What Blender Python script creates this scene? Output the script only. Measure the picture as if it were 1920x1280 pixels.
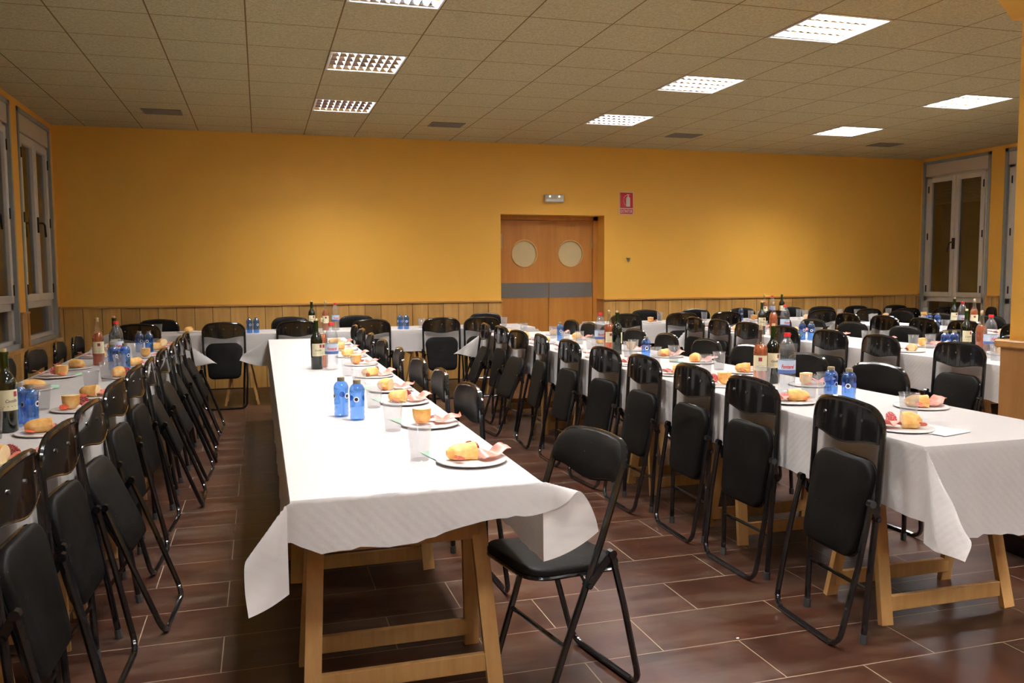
import bpy, math, random
from mathutils import Vector, Matrix, noise
for o in list(bpy.data.objects):
    bpy.data.objects.remove(o)
R = math.radians
PI = math.pi
rnd = random.Random(7)
scene = bpy.context.scene
COL = scene.collection

# ---------------------------------------------------------------- camera
F_PX = 1577.6
YAW, PITCH, ROLL = 0.2899, 0.0795, -0.0061
EYE = 1.35
cam_d = bpy.data.cameras.new('camera')
cam_d.sensor_width = 36.0
cam_d.lens = 36.0 * F_PX / 1920.0
cam_d.clip_start = 0.05
cam = bpy.data.objects.new('camera', cam_d)
COL.objects.link(cam)
fw = Vector((math.sin(YAW) * math.cos(PITCH), math.cos(YAW) * math.cos(PITCH), -math.sin(PITCH)))
rt = Vector((math.cos(YAW), -math.sin(YAW), 0))
up = rt.cross(fw)
rr = rt * math.cos(ROLL) + up * math.sin(ROLL)
uu = up * math.cos(ROLL) - rt * math.sin(ROLL)
m = Matrix((rr, uu, -fw)).transposed().to_4x4()
m.translation = Vector((0, 0, EYE))
cam.matrix_world = m
scene.camera = cam

# ---------------------------------------------------------------- world, exposure
world = bpy.data.worlds.new('night')
scene.world = world
world.use_nodes = True
bgn = world.node_tree.nodes['Background']
bgn.inputs['Color'].default_value = (0.05, 0.035, 0.02, 1)
bgn.inputs['Strength'].default_value = 0.12
scene.view_settings.view_transform = 'Standard'
scene.view_settings.look = 'None'
scene.view_settings.gamma = 1
scene.view_settings.use_curve_mapping = False
scene.view_settings.exposure = 1.25
LAMP_W = 40.0          # watts of each ceiling luminaire
TUBE_E = 9.0

# room
XL, XR, YB, YN, ZC = -2.19, 9.70, 10.637, -6.2, 3.049
TOP = 0.75             # table height
DADO = 1.0

# ---------------------------------------------------------------- materials
def mat(name, base=(0.5, 0.5, 0.5), rough=0.5, metal=0.0, spec=0.5, coat=0.0):
    mt = bpy.data.materials.new(name)
    mt.use_nodes = True
    b = mt.node_tree.nodes['Principled BSDF']
    b.inputs['Base Color'].default_value = (*base, 1)
    b.inputs['Roughness'].default_value = rough
    b.inputs['Metallic'].default_value = metal
    b.inputs['Specular IOR Level'].default_value = spec
    b.inputs['Coat Weight'].default_value = coat
    return mt

class NT:
    def __init__(s, mt):
        s.t = mt.node_tree; s.n = s.t.nodes; s.l = s.t.links
        s.b = s.n.get('Principled BSDF')
    def new(s, kind, **kw):
        nd = s.n.new(kind)
        for k, v in kw.items():
            if k in nd.inputs: nd.inputs[k].default_value = v
            else: setattr(nd, k, v)
        return nd
    def link(s, a, b): s.l.new(a, b)
    def math(s, op, a, b=None, clamp=False):
        nd = s.n.new('ShaderNodeMath'); nd.operation = op; nd.use_clamp = clamp
        for i, v in enumerate((a, b)):
            if v is None: continue
            if isinstance(v, (int, float)): nd.inputs[i].default_value = v
            else: s.l.new(v, nd.inputs[i])
        return nd.outputs[0]
    def mix(s, fac, a, b):
        nd = s.n.new('ShaderNodeMix'); nd.data_type = 'RGBA'
        for sock, v in ((nd.inputs[0], fac), (nd.inputs[6], a), (nd.inputs[7], b)):
            if isinstance(v, (int, float)): sock.default_value = v
            elif isinstance(v, tuple): sock.default_value = (*v, 1)
            else: s.l.new(v, sock)
        return nd.outputs[2]
    def bump(s, h, strength=0.3, dist=0.01):
        nd = s.new('ShaderNodeBump', Strength=strength, Distance=dist)
        s.l.new(h, nd.inputs['Height'])
        s.l.new(nd.outputs[0], s.b.inputs['Normal'])
    def noise(s, scale, detail=3, vec=None, rough=0.5):
        nd = s.new('ShaderNodeTexNoise', Scale=scale, Detail=detail, Roughness=rough)
        if vec is not None: s.l.new(vec, nd.inputs['Vector'])
        return nd.outputs['Fac']
    def ramp(s, fac, stops):
        nd = s.n.new('ShaderNodeValToRGB'); s.l.new(fac, nd.inputs[0])
        e = nd.color_ramp.elements
        while len(e) < len(stops): e.new(0.5)
        for el, (p, c) in zip(e, stops): el.position = p; el.color = (*c, 1)
        return nd.outputs[0]
    def obj(s): return s.new('ShaderNodeTexCoord').outputs['Object']
    def pos(s): return s.new('ShaderNodeNewGeometry').outputs['Position']
    def uv(s): return s.new('ShaderNodeTexCoord').outputs['UV']
    def sep(s, v):
        nd = s.n.new('ShaderNodeSeparateXYZ'); s.l.new(v, nd.inputs[0]); return nd.outputs
    def scale(s, v, sc):
        nd = s.new('ShaderNodeMapping'); s.l.new(v, nd.inputs[0]); nd.inputs['Scale'].default_value = sc
        return nd.outputs[0]

M = {}
def wall_paint():
    mt = mat('orange_wall_paint', (0.80, 0.42, 0.11), 0.55, spec=0.3); t = NT(mt); p = t.pos()
    n1 = t.noise(1.3, 4, p); n2 = t.noise(120, 3, p)
    t.link(t.mix(n1, (0.90, 0.50, 0.084), (0.86, 0.47, 0.076)), t.b.inputs['Base Color'])
    t.bump(n2, 0.12, 0.004); return mt
M['wall'] = wall_paint()

def ceiling_mat():
    mt = mat('mineral_ceiling_tile', (0.4, 0.35, 0.26), 0.9, spec=0.1); t = NT(mt); p = t.pos()
    x, y, z = t.sep(p)
    def line(c, o):
        a = t.math('SUBTRACT', c, o); a = t.math('DIVIDE', a, 0.6); a = t.math('FRACT', a)
        a = t.math('SUBTRACT', a, 0.5); a = t.math('ABSOLUTE', a); return t.math('GREATER_THAN', a, 0.4915)
    ln = t.math('MAXIMUM', line(x, 0.558), line(y, 4.850))
    n = t.noise(70, 5, p, 0.75); big = t.noise(0.9, 3, p)
    c = t.ramp(n, [(0.36, (0.42, 0.355, 0.20)), (0.64, (0.70, 0.61, 0.37))])
    c = t.mix(t.math('MULTIPLY', big, 0.35), c, (0.50, 0.43, 0.23))
    c = t.mix(ln, c, (0.22, 0.13, 0.055))
    t.link(c, t.b.inputs['Base Color'])
    h = t.math('SUBTRACT', t.math('MULTIPLY', n, 0.25), ln)
    t.bump(h, 0.35, 0.006); return mt
M['ceiling'] = ceiling_mat()

def floor_mat():
    mt = mat('red_brown_floor_tile', (0.1, 0.04, 0.025), 0.3, spec=0.20); t = NT(mt); p = t.pos()
    x, y, z = t.sep(p)
    TX, TY, TW, TH = 1.3503, 2.9469, 0.6066, 0.3018
    row = t.math('DIVIDE', t.math('SUBTRACT', y, TY), TH)
    rowi = t.math('FLOOR', row); fy = t.math('FRACT', row)
    par = t.math('FRACT', t.math('MULTIPLY', rowi, 0.5))       # 0 or .5
    colf = t.math('ADD', t.math('DIVIDE', t.math('SUBTRACT', x, TX), TW), t.math('ADD', par, 0.5))
    # rows j=0 hold joints at 0.5 offsets
    coli = t.math('FLOOR', colf); fx = t.math('FRACT', colf)
    def edge(f, w):
        a = t.math('ABSOLUTE', t.math('SUBTRACT', f, 0.5)); return t.math('GREATER_THAN', a, 0.5 - w)
    ln = t.math('MAXIMUM', edge(fx, 0.0032), edge(fy, 0.0065))
    cb = t.n.new('ShaderNodeCombineXYZ'); t.link(coli, cb.inputs[0]); t.link(rowi, cb.inputs[1])
    wn = t.n.new('ShaderNodeTexWhiteNoise'); t.link(cb.outputs[0], wn.inputs['Vector'])
    cloud = t.noise(3.2, 5, p, 0.65)
    dust = t.noise(1.5, 4, t.scale(p, (1.0, 4.5, 1)), 0.6)
    fine = t.noise(14, 2, p, 0.5)
    c = t.ramp(cloud, [(0.3, (0.022, 0.0085, 0.0052)), (0.7, (0.078, 0.028, 0.0145))])
    c = t.mix(t.math('MULTIPLY', wn.outputs['Value'], 0.35), c, (0.030, 0.014, 0.010))
    dm = t.ramp(dust, [(0.47, (0, 0, 0)), (0.70, (1, 1, 1))])
    dm = t.math('MULTIPLY', dm, t.math('MULTIPLY', fine, 1.2))
    c = t.mix(dm, c, (0.105, 0.070, 0.048))
    c = t.mix(ln, c, (0.29, 0.22, 0.15))
    t.link(c, t.b.inputs['Base Color'])
    rgh = t.math('ADD', t.math('MULTIPLY', dm, 0.08), t.math('ADD', t.math('MULTIPLY', fine, 0.10), 0.27))
    t.link(t.math('ADD', rgh, t.math('MULTIPLY', ln, 0.4)), t.b.inputs['Roughness'])
    t.bump(t.math('SUBTRACT', 1.0, ln), 0.2, 0.002); return mt
M['floor'] = floor_mat()

def wood(name, c1, c2, axis='z', rough=0.4, boards=None, gscale=6.0, horiz='x'):
    mt = mat(name, c1, rough); t = NT(mt); p = t.pos() if boards else t.obj()
    sc = {'z': (gscale * 3, gscale * 3, gscale * 0.22), 'x': (gscale * 0.22, gscale * 3, gscale * 3), 'y': (gscale * 3, gscale * 0.22, gscale * 3)}[axis]
    oi = t.new('ShaderNodeObjectInfo')
    vec = t.new('ShaderNodeVectorMath', operation='ADD')
    t.link(t.scale(p, sc), vec.inputs[0]); 
    if not boards: t.link(oi.outputs['Random'], vec.inputs[1])
    n = t.noise(1.0, 6, vec.outputs[0], 0.62)
    c = t.ramp(n, [(0.32, c1), (0.68, c2)])
    if boards:
        w, o = boards
        s = t.sep(p); q = s[0] if horiz == 'x' else s[1]
        f = t.math('DIVIDE', t.math('SUBTRACT', q, o), w)
        wn = t.n.new('ShaderNodeTexWhiteNoise'); wn.noise_dimensions = '1D'
        t.link(t.math('FLOOR', f), wn.inputs['W'])
        c = t.mix(t.ramp(wn.outputs['Value'], [(0.45, (0, 0, 0)), (1.0, (0.62, 0.62, 0.62))]), c, tuple(v * 0.52 for v in c1))
        e = t.math('GREATER_THAN', t.math('ABSOLUTE', t.math('SUBTRACT', t.math('FRACT', f), 0.5)), 0.478)
        c = t.mix(t.math('MULTIPLY', e, 0.75), c, (0.05, 0.022, 0.008))
        t.bump(t.math('SUBTRACT', t.math('MULTIPLY', n, 0.1), e), 0.5, 0.008)
    t.link(c, t.b.inputs['Base Color']); return mt
M['panel_x'] = wood('pine_wainscot', (0.50, 0.265, 0.065), (0.66, 0.385, 0.12), 'z', 0.38, boards=(0.2, 0.05))
M['panel_y'] = wood('pine_wainscot_side', (0.50, 0.265, 0.065), (0.66, 0.385, 0.12), 'z', 0.38, boards=(0.2, 0.05), horiz='y')
M['trimwood'] = wood('trim_wood', (0.48, 0.23, 0.06), (0.60, 0.31, 0.09), 'x', 0.35)
M['doorwood'] = wood('beech_door', (0.44, 0.17, 0.028), (0.54, 0.235, 0.045), 'z', 0.35, gscale=4)
M['pillarwood'] = wood('pillar_board', (0.38, 0.17, 0.045), (0.46, 0.22, 0.065), 'z', 0.4, gscale=4)
M['trestle'] = wood('trestle_pine', (0.43, 0.22, 0.065), (0.57, 0.33, 0.12), 'z', 0.5)
M['board'] = wood('table_board', (0.30, 0.18, 0.08), (0.42, 0.27, 0.13), 'y', 0.6)

def simple(name, base, rough=0.5, metal=0.0, spec=0.5, coat=0.0, nscale=None, namp=0.25, bump=0.0):
    mt = mat(name, base, rough, metal, spec, coat); t = NT(mt)
    n = t.noise(nscale or 20, 4, t.obj())
    dk = tuple(v * (1 - namp) for v in base)
    t.link(t.mix(n, base, dk), t.b.inputs['Base Color'])
    if bump: t.bump(n, bump, 0.003)
    return mt
M['black_tube'] = simple('black_lacquer_tube', (0.009, 0.009, 0.010), 0.14, spec=0.6, coat=0.5)
M['black_plastic'] = simple('glossy_black_backrest', (0.010, 0.0095, 0.0095), 0.10, spec=0.6, coat=0.5)
def vinyl():
    mt = mat('dark_vinyl', (0.028, 0.028, 0.030), 0.42, spec=0.12); t = NT(mt); p = t.obj()
    oi = t.new('ShaderNodeObjectInfo')
    v = t.new('ShaderNodeVectorMath', operation='ADD'); t.link(p, v.inputs[0]); t.link(oi.outputs['Random'], v.inputs[1])
    grain = t.noise(260, 3, p); w = t.noise(7, 5, v.outputs[0], 0.7)
    spot = t.ramp(t.noise(60, 3, v.outputs[0], 0.6), [(0.69, (0, 0, 0)), (0.73, (0.5, 0.5, 0.5))])
    c = t.ramp(w, [(0.35, (0.0035, 0.0032, 0.0028)), (0.75, (0.010, 0.0090, 0.0080))])
    c = t.mix(t.math('MULTIPLY', spot, t.math('GREATER_THAN', w, 0.55)), c, (0.25, 0.24, 0.22))
    t.link(c, t.b.inputs['Base Color'])
    t.link(t.math('ADD', t.math('MULTIPLY', w, 0.25), 0.38), t.b.inputs['Roughness'])
    t.bump(t.math('ADD', t.math('MULTIPLY', grain, 0.3), w), 0.25, 0.004); return mt
M['vinyl'] = vinyl()
M['chrome'] = simple('steel_rivet', (0.6, 0.6, 0.6), 0.25, metal=1.0)
M['rubber'] = simple('grey_rubber', (0.05, 0.05, 0.05), 0.6)
M['alu'] = simple('grey_aluminium', (0.33, 0.35, 0.36), 0.4, metal=0.0, spec=0.5, nscale=6, namp=0.08)
M['white_pvc'] = simple('white_window_frame', (0.70, 0.67, 0.61), 0.4, nscale=6, namp=0.06)
M['box_pvc'] = simple('shutter_box', (0.68, 0.60, 0.49), 0.5, nscale=6, namp=0.06)
M['shutter'] = simple('shutter_slat', (0.62, 0.60, 0.50), 0.6, nscale=6, namp=0.1)
M['black'] = simple('black_hardware', (0.012, 0.012, 0.012), 0.35)
M['lamp_white'] = simple('white_enamel', (0.80, 0.80, 0.80), 0.35, nscale=6, namp=0.03)
M['louver'] = simple('mirror_louver', (0.72, 0.72, 0.75), 0.10, metal=1.0, nscale=6, namp=0.03)
M['louver_cross'] = simple('white_cross_blade', (0.80, 0.80, 0.82), 0.5, nscale=6, namp=0.03)
M['vent'] = simple('grey_vent', (0.20, 0.18, 0.15), 0.5, nscale=6, namp=0.1)
M['kick'] = simple('grey_kick_strip', (0.17, 0.16, 0.145), 0.5, nscale=30, namp=0.2)
M['frost'] = simple('frosted_porthole', (0.62, 0.50, 0.27), 0.35, nscale=8, namp=0.06)
M['porthole_rim'] = simple('porthole_rim', (0.60, 0.34, 0.11), 0.35)
M['grey_metal'] = simple('steel_hinge', (0.5, 0.5, 0.5), 0.35, metal=1.0)
M['red_sign'] = simple('sign_red', (0.62, 0.018, 0.022), 0.35, namp=0.05)
M['sign_white'] = simple('sign_white', (0.80, 0.78, 0.72), 0.4, namp=0.03)
M['grey_plastic'] = simple('pale_grey_plastic', (0.55, 0.54, 0.50), 0.4, namp=0.05)
M['plate'] = simple('white_plastic_plate', (0.80, 0.76, 0.74), 0.25, nscale=8, namp=0.03)
M['napkin'] = simple('pale_green_napkin', (0.40, 0.70, 0.50), 0.8, nscale=60, namp=0.06, bump=0.2)
M['napkin_white'] = simple('white_napkin', (0.82, 0.83, 0.80), 0.8, nscale=60, namp=0.06, bump=0.2)
def bread():
    mt = mat('bread_crust', (0.65, 0.34, 0.09), 0.6); t = NT(mt); p = t.obj()
    c = t.ramp(t.noise(22, 5, p, 0.65), [(0.3, (0.60, 0.27, 0.055)), (0.5, (0.74, 0.42, 0.12)), (0.72, (0.85, 0.62, 0.28))])
    t.link(c, t.b.inputs['Base Color']); t.bump(t.noise(40, 5, p), 0.35, 0.01); return mt
M['crust'] = bread()
M['crumb'] = simple('bread_crumb', (0.86, 0.70, 0.38), 0.8, nscale=90, namp=0.25, bump=0.5)
def ham():
    mt = mat('cooked_ham', (0.80, 0.30, 0.25), 0.35); t = NT(mt); p = t.obj()
    c = t.ramp(t.noise(28, 4, p, 0.6), [(0.35, (0.70, 0.17, 0.13)), (0.7, (0.78, 0.30, 0.23))])
    t.link(c, t.b.inputs['Base Color']); t.b.inputs['Subsurface Weight'].default_value = 0.0; return mt
M['ham'] = ham()
def salami(name, c1, c2):
    mt = mat(name, c1, 0.35); t = NT(mt)
    v = t.new('ShaderNodeTexVoronoi', Scale=190.0); t.link(t.obj(), v.inputs['Vector'])
    c = t.ramp(v.outputs['Distance'], [(0.28, c2), (0.42, c1)])
    t.link(c, t.b.inputs['Base Color']); return mt
M['salami'] = salami('salami_slice', (0.42, 0.045, 0.05), (0.80, 0.48, 0.44))
M['chorizo'] = salami('chorizo_slice', (0.62, 0.075, 0.03), (0.80, 0.36, 0.20))
M['cheese'] = simple('cheese', (0.85, 0.66, 0.24), 0.45, nscale=8, namp=0.06)

def paper():
    mt = mat('embossed_white_paper', (0.67, 0.655, 0.645), 0.65, spec=0.25); t = NT(mt)
    u, v, _ = t.sep(t.uv())
    k = 2 * PI / 0.034
    s1 = t.math('SINE', t.math('MULTIPLY', u, k))
    s2 = t.math('SINE', t.math('MULTIPLY', v, k))
    pat = t.math('MULTIPLY', s1, s2)
    wr = t.noise(9, 5, t.uv(), 0.6)
    t.bump(t.math('ADD', t.math('MULTIPLY', pat, 0.10), t.math('MULTIPLY', wr, 1.3)), 0.5, 0.005)
    tr = t.new('ShaderNodeBsdfTranslucent', Color=(0.8, 0.76, 0.72, 1))
    mx = t.new('ShaderNodeMixShader', Fac=0.22)
    out = t.n['Material Output']
    t.link(t.b.outputs[0], mx.inputs[1]); t.link(tr.outputs[0], mx.inputs[2]); t.link(mx.outputs[0], out.inputs['Surface'])
    return mt
M['paper'] = paper()

def clear(name, tint, gloss=0.09, rough=0.05, dens=0.0, dcol=(0.8, 0.8, 0.8)):
    """thin clear plastic or glass: tinted see-through walls with a fresnel shine"""
    mt = bpy.data.materials.new(name); mt.use_nodes = True; t = NT(mt); t.n.remove(t.b)
    out = t.n['Material Output']
    n = t.noise(14, 2, t.obj())
    tr = t.new('ShaderNodeBsdfTransparent'); t.link(t.mix(n, tint, tuple(v * 0.94 for v in tint)), tr.inputs[0])
    g = t.new('ShaderNodeBsdfGlossy', Roughness=rough, Color=(1, 1, 1, 1))
    lw = t.new('ShaderNodeLayerWeight', Blend=0.25)
    fac = t.math('ADD', t.math('MULTIPLY', lw.outputs['Facing'], 0.45), gloss, clamp=True)
    mx = t.new('ShaderNodeMixShader'); t.link(fac, mx.inputs[0]); t.link(tr.outputs[0], mx.inputs[1]); t.link(g.outputs[0], mx.inputs[2])
    last = mx.outputs[0]
    if dens:
        d = t.new('ShaderNodeBsdfDiffuse', Color=(*dcol, 1)); m2 = t.new('ShaderNodeMixShader', Fac=dens)
        t.link(last, m2.inputs[1]); t.link(d.outputs[0], m2.inputs[2]); last = m2.outputs[0]
    t.link(last, out.inputs['Surface']); return mt
M['cup'] = clear('clear_cup', (0.86, 0.86, 0.87), 0.04, 0.08, 0.13, (0.62, 0.62, 0.64))
M['clear_pet'] = clear('clear_water_bottle', (0.90, 0.92, 0.94), 0.06, 0.05, 0.05, (0.75, 0.8, 0.85))
M['blue_pet'] = clear('blue_water_bottle', (0.36, 0.60, 0.95), 0.09, 0.05, 0.10, (0.08, 0.28, 0.80))
M['rose_liquid'] = clear('rose_wine', (0.95, 0.42, 0.20), 0.03, 0.1, 0.35, (0.78, 0.22, 0.07))
M['clear_glass'] = clear('clear_wine_glass', (0.90, 0.90, 0.84), 0.06, 0.03, 0.04, (0.7, 0.7, 0.6))
M['pane'] = clear('window_glass', (0.62, 0.62, 0.60), 0.05, 0.02)
M['dark_glass'] = simple('dark_green_bottle', (0.008, 0.014, 0.008), 0.08, spec=0.6, coat=0.5)
M['green_glass'] = clear('green_bottle_neck', (0.12, 0.22, 0.05), 0.08, 0.04, 0.5, (0.03, 0.07, 0.01))
M['cork'] = simple('cork', (0.62, 0.45, 0.24), 0.8, nscale=90)
M['label_cream'] = simple('cream_label', (0.74, 0.70, 0.46), 0.6, namp=0.05)
M['label_red'] = simple('dark_red_crest', (0.35, 0.03, 0.05), 0.6)
M['label_blue'] = simple('blue_label', (0.10, 0.16, 0.42), 0.5)
M['label_pale'] = simple('pale_blue_label', (0.55, 0.66, 0.80), 0.5, namp=0.06)
M['label_white'] = simple('white_label', (0.85, 0.85, 0.85), 0.5, namp=0.04)
M['red_cap'] = simple('red_cap', (0.75, 0.03, 0.035), 0.35, namp=0.06)
M['olive_cap'] = simple('olive_cap', (0.22, 0.18, 0.10), 0.45, namp=0.1)
M['ink'] = simple('dark_ink', (0.03, 0.02, 0.05), 0.6)
M['red_ink'] = simple('red_ink', (0.72, 0.02, 0.05), 0.5)
def emis(name, col, st):
    mt = bpy.data.materials.new(name); mt.use_nodes = True; t = NT(mt)
    t.b.inputs['Base Color'].default_value = (*col, 1)
    t.b.inputs['Emission Color'].default_value = (*col, 1)
    t.b.inputs['Emission Strength'].default_value = st; return mt
M['tube'] = emis('fluorescent_tube', (1.0, 0.97, 0.95), TUBE_E)
M['led'] = emis('emergency_lamp_bulb', (1.0, 0.75, 0.35), 3.0)

# ---------------------------------------------------------------- mesh helpers
class MB:
    def __init__(s): s.v = []; s.f = []; s.m = []; s.uvs = None
    def add(s, vs, fs, mi=0):
        o = len(s.v); s.v += [tuple(v) for v in vs]; s.f += [tuple(i + o for i in f) for f in fs]; s.m += [mi] * len(fs)
        return s
    def box(s, x0, x1, y0, y1, z0, z1, mi=0, bev=0.0):
        if bev <= 0:
            vs = [(x, y, z) for z in (z0, z1) for y in (y0, y1) for x in (x0, x1)]
            return s.add(vs, [(0, 2, 3, 1), (4, 5, 7, 6), (0, 1, 5, 4), (2, 6, 7, 3), (0, 4, 6, 2), (1, 3, 7, 5)], mi)
        b = bev
        lay = []
        for z, i in ((z0, b), (z0 + b, 0), (z1 - b, 0), (z1, b)):
            x0i, x1i, y0i, y1i = x0 + i, x1 - i, y0 + i, y1 - i
            lay += [(x0i + b, y0i, z), (x1i - b, y0i, z), (x1i, y0i + b, z), (x1i, y1i - b, z), (x1i - b, y1i, z), (x0i + b, y1i, z), (x0i, y1i - b, z), (x0i, y0i + b, z)]
        fs = [tuple(range(7, -1, -1)), tuple(range(24, 32))]
        for k in range(3):
            for i in range(8):
                j = (i + 1) % 8; fs.append((k * 8 + i, k * 8 + j, k * 8 + 8 + j, k * 8 + 8 + i))
        return s.add(lay, fs, mi)
    def beam(s, p, q, w, h, side=(1, 0, 0), mi=0):
        """straight bar p->q, w along side, h along the other normal"""
        p, q = Vector(p), Vector(q); d = (q - p).normalized(); sd = Vector(side); sd = (sd - d * sd.dot(d)).normalized(); n = d.cross(sd)
        vs = [c + sd * (a * w / 2) + n * (b * h / 2) for c in (p, q) for a, b in ((-1, -1), (1, -1), (1, 1), (-1, 1))]
        return s.add(vs, [(3, 2, 1, 0), (4, 5, 6, 7), (0, 1, 5, 4), (1, 2, 6, 5), (2, 3, 7, 6), (3, 0, 4, 7)], mi)
    def tube(s, pts, r, n=8, caps=True, mi=0):
        pts = [Vector(p) for p in pts]; N = len(pts); vs = []
        d0 = (pts[1] - pts[0]).normalized()
        ref = Vector((0, 0, 1)) if abs(d0.z) < 0.9 else Vector((1, 0, 0))
        side = d0.cross(ref).normalized()
        for i, p in enumerate(pts):
            d = (pts[min(i + 1, N - 1)] - pts[max(i - 1, 0)]).normalized()
            side = (side - d * side.dot(d)).normalized(); nn = d.cross(side)
            for k in range(n):
                a = 2 * PI * k / n; vs.append(p + side * (math.cos(a) * r) + nn * (math.sin(a) * r))
        fs = []
        for i in range(N - 1):
            for k in range(n):
                k2 = (k + 1) % n; fs.append((i * n + k, i * n + k2, i * n + n + k2, i * n + n + k))
        if caps: fs += [tuple(range(n - 1, -1, -1)), tuple(range((N - 1) * n, N * n))]
        return s.add(vs, fs, mi)
    def lathe(s, prof, n=20, c=(0, 0, 0), mi=0, ripple=None):
        vs = []
        for i, (r, z) in enumerate(prof):
            for k in range(n):
                a = 2 * PI * k / n; q = r * (1 + (ripple(a, z) if ripple else 0))
                vs.append((c[0] + q * math.cos(a), c[1] + q * math.sin(a), c[2] + z))
        fs = []
        for i in range(len(prof) - 1):
            for k in range(n):
                k2 = (k + 1) % n; fs.append((i * n + k, i * n + k2, i * n + n + k2, i * n + n + k))
        if prof[0][0] > 1e-4: fs.append(tuple(range(n - 1, -1, -1)))
        if prof[-1][0] > 1e-4 : fs.append(tuple(range((len(prof) - 1) * n, len(prof) * n)))
        return s.add(vs, fs, mi)
    def shell(s, prof, n=20, c=(0, 0, 0), mi=0):
        vs = []; 
        for (r, z) in prof:
            for k in range(n):
                a = 2 * PI * k / n; vs.append((c[0] + r * math.cos(a), c[1] + r * math.sin(a), c[2] + z))
        fs = []
        for i in range(len(prof) - 1):
            for k in range(n):
                k2 = (k + 1) % n; fs.append((i * n + k, i * n + k2, i * n + n + k2, i * n + n + k))
        return s.add(vs, fs, mi)
    def poly_prism(s, pts, d, mi=0):
        """pts: list of 3D points (planar), d: extrusion vector"""
        n = len(pts); vs = [Vector(p) for p in pts] + [Vector(p) + Vector(d) for p in pts]
        fs = [tuple(range(n - 1, -1, -1)), tuple(range(n, 2 * n))] + [(i, (i + 1) % n, n + (i + 1) % n, n + i) for i in range(n)]
        return s.add(vs, fs, mi)
    def xf(s, mtx):
        s.v = [tuple(mtx @ Vector(v)) for v in s.v]; return s
    def mesh(s, name, mats, smooth=False):
        me = bpy.data.meshes.new(name); me.from_pydata(s.v, [], s.f)
        if not isinstance(mats, (list, tuple)): mats = [mats]
        for q in mats: me.materials.append(q)
        if len(mats) > 1: me.polygons.foreach_set('material_index', s.m)
        me.update()
        if smooth:
            me.polygons.foreach_set('use_smooth', [True] * len(me.polygons))
            try: me.set_sharp_from_angle(angle=R(42))
            except Exception: pass
        return me
    def obj(s, name, mats, parent=None, smooth=False, loc=None):
        return mobj(name, s.mesh(name, mats, smooth), parent, loc)

def mobj(name, me, parent=None, loc=None):
    o = bpy.data.objects.new(name, me); COL.objects.link(o)
    if parent is not None: o.parent = parent
    if loc is not None: o.location = loc
    return o
def tag(o, label, cat, group=None, kind=None):
    if label: o['label'] = label
    if cat: o['category'] = cat
    if group: o['group'] = group
    if kind: o['kind'] = kind
    return o
def thing(name, loc=(0, 0, 0), rz=0.0):
    o = bpy.data.objects.new(name, None); COL.objects.link(o)
    o.empty_display_size = 0.1; o.location = loc; o.rotation_euler = (0, 0, rz); return o
def struct(o): o['kind'] = 'structure'; return o
KIDS = {}
def copy_tree(o, loc=None, rz=None, parent=None):
    c = o.copy(); COL.objects.link(c)
    for k in ('label', 'group'):
        if k in c.keys() and parent is None: del c[k]
    if parent is not None: c.parent = parent
    else:
        if loc is not None: c.location = loc
        if rz is not None: c.rotation_euler = (0, 0, rz)
    for ch in [x for x in KIDS.get(o.name, o.children)]:
        copy_tree(ch, parent=c)
    return c
class Proto:
    """first use moves the source itself, later uses copy it with its parts"""
    def __init__(s, root):
        s.root = root; s.used = False; s.kids = None
    def place(s, loc, rz, label, cat, group=None):
        if not s.used: o = s.root; s.used = True; o.location = loc; o.rotation_euler = (0, 0, rz)
        else: o = copy_tree(s.root, loc, rz)
        if 'group' in o.keys(): del o['group']
        tag(o, label, cat, group); return o

def text_mesh(txt, size, extr, mtl, fit_w=None, shear=0.0, bold=0.0):
    cu = bpy.data.curves.new('lettering', 'FONT'); cu.body = txt; cu.size = size; cu.extrude = extr; cu.align_x = 'CENTER'; cu.align_y = 'CENTER'
    cu.shear = shear; cu.offset = bold; cu.resolution_u = 3
    to = bpy.data.objects.new('lettering', cu); COL.objects.link(to)
    bpy.context.view_layer.update()
    dg = bpy.context.evaluated_depsgraph_get()
    me = bpy.data.meshes.new_from_object(to.evaluated_get(dg)); bpy.data.objects.remove(to)
    if fit_w:
        xs = [v.co.x for v in me.vertices]; w = max(xs) - min(xs); k = fit_w / w; cx = (max(xs) + min(xs)) / 2
        for v in me.vertices: v.co.x = (v.co.x - cx) * k
    me.materials.clear(); me.materials.append(mtl); return me

# ================================================================= ROOM SHELL
struct(MB().box(XL - 0.4, XR + 0.4, YN - 0.3, YB + 0.7, -0.1, 0.0).obj('floor', M['floor']))
# ceiling with openings for the luminaires is one slab above the tile plane; the fixtures hang their trim just under it
LW = 0.585
LX = [0.558, 3.558, 6.558]
LY = [-4.15, -2.35, -0.55, 1.25, 3.05, 4.85, 6.65, 8.45]  # first two rows are unseen, added behind the camera for low-angle light
holes = []
for xi, x in enumerate(LX):
    for y in LY:
        if xi == 2 and y > 9: continue
        holes.append((x + 0.0075, y + 0.0075))
cb = MB()
xs = sorted(set([XL - 0.4, XR + 0.4] + [h[0] for h in holes] + [h[0] + LW for h in holes]))
ys = sorted(set([YN - 0.3, YB + 0.1] + [h[1] for h in holes] + [h[1] + LW for h in holes]))
for i in range(len(xs) - 1):
    for j in range(len(ys) - 1):
        if any(abs(xs[i] - h[0]) < 1e-4 and abs(ys[j] - h[1]) < 1e-4 for h in holes): continue
        cb.box(xs[i], xs[i + 1], ys[j], ys[j + 1], ZC, ZC + 0.14)
cb.box(XL - 0.4, XR + 0.4, YN - 0.3, YB + 0.1, ZC + 0.14, ZC + 0.2)
struct(cb.obj('ceiling', M['ceiling']))

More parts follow.
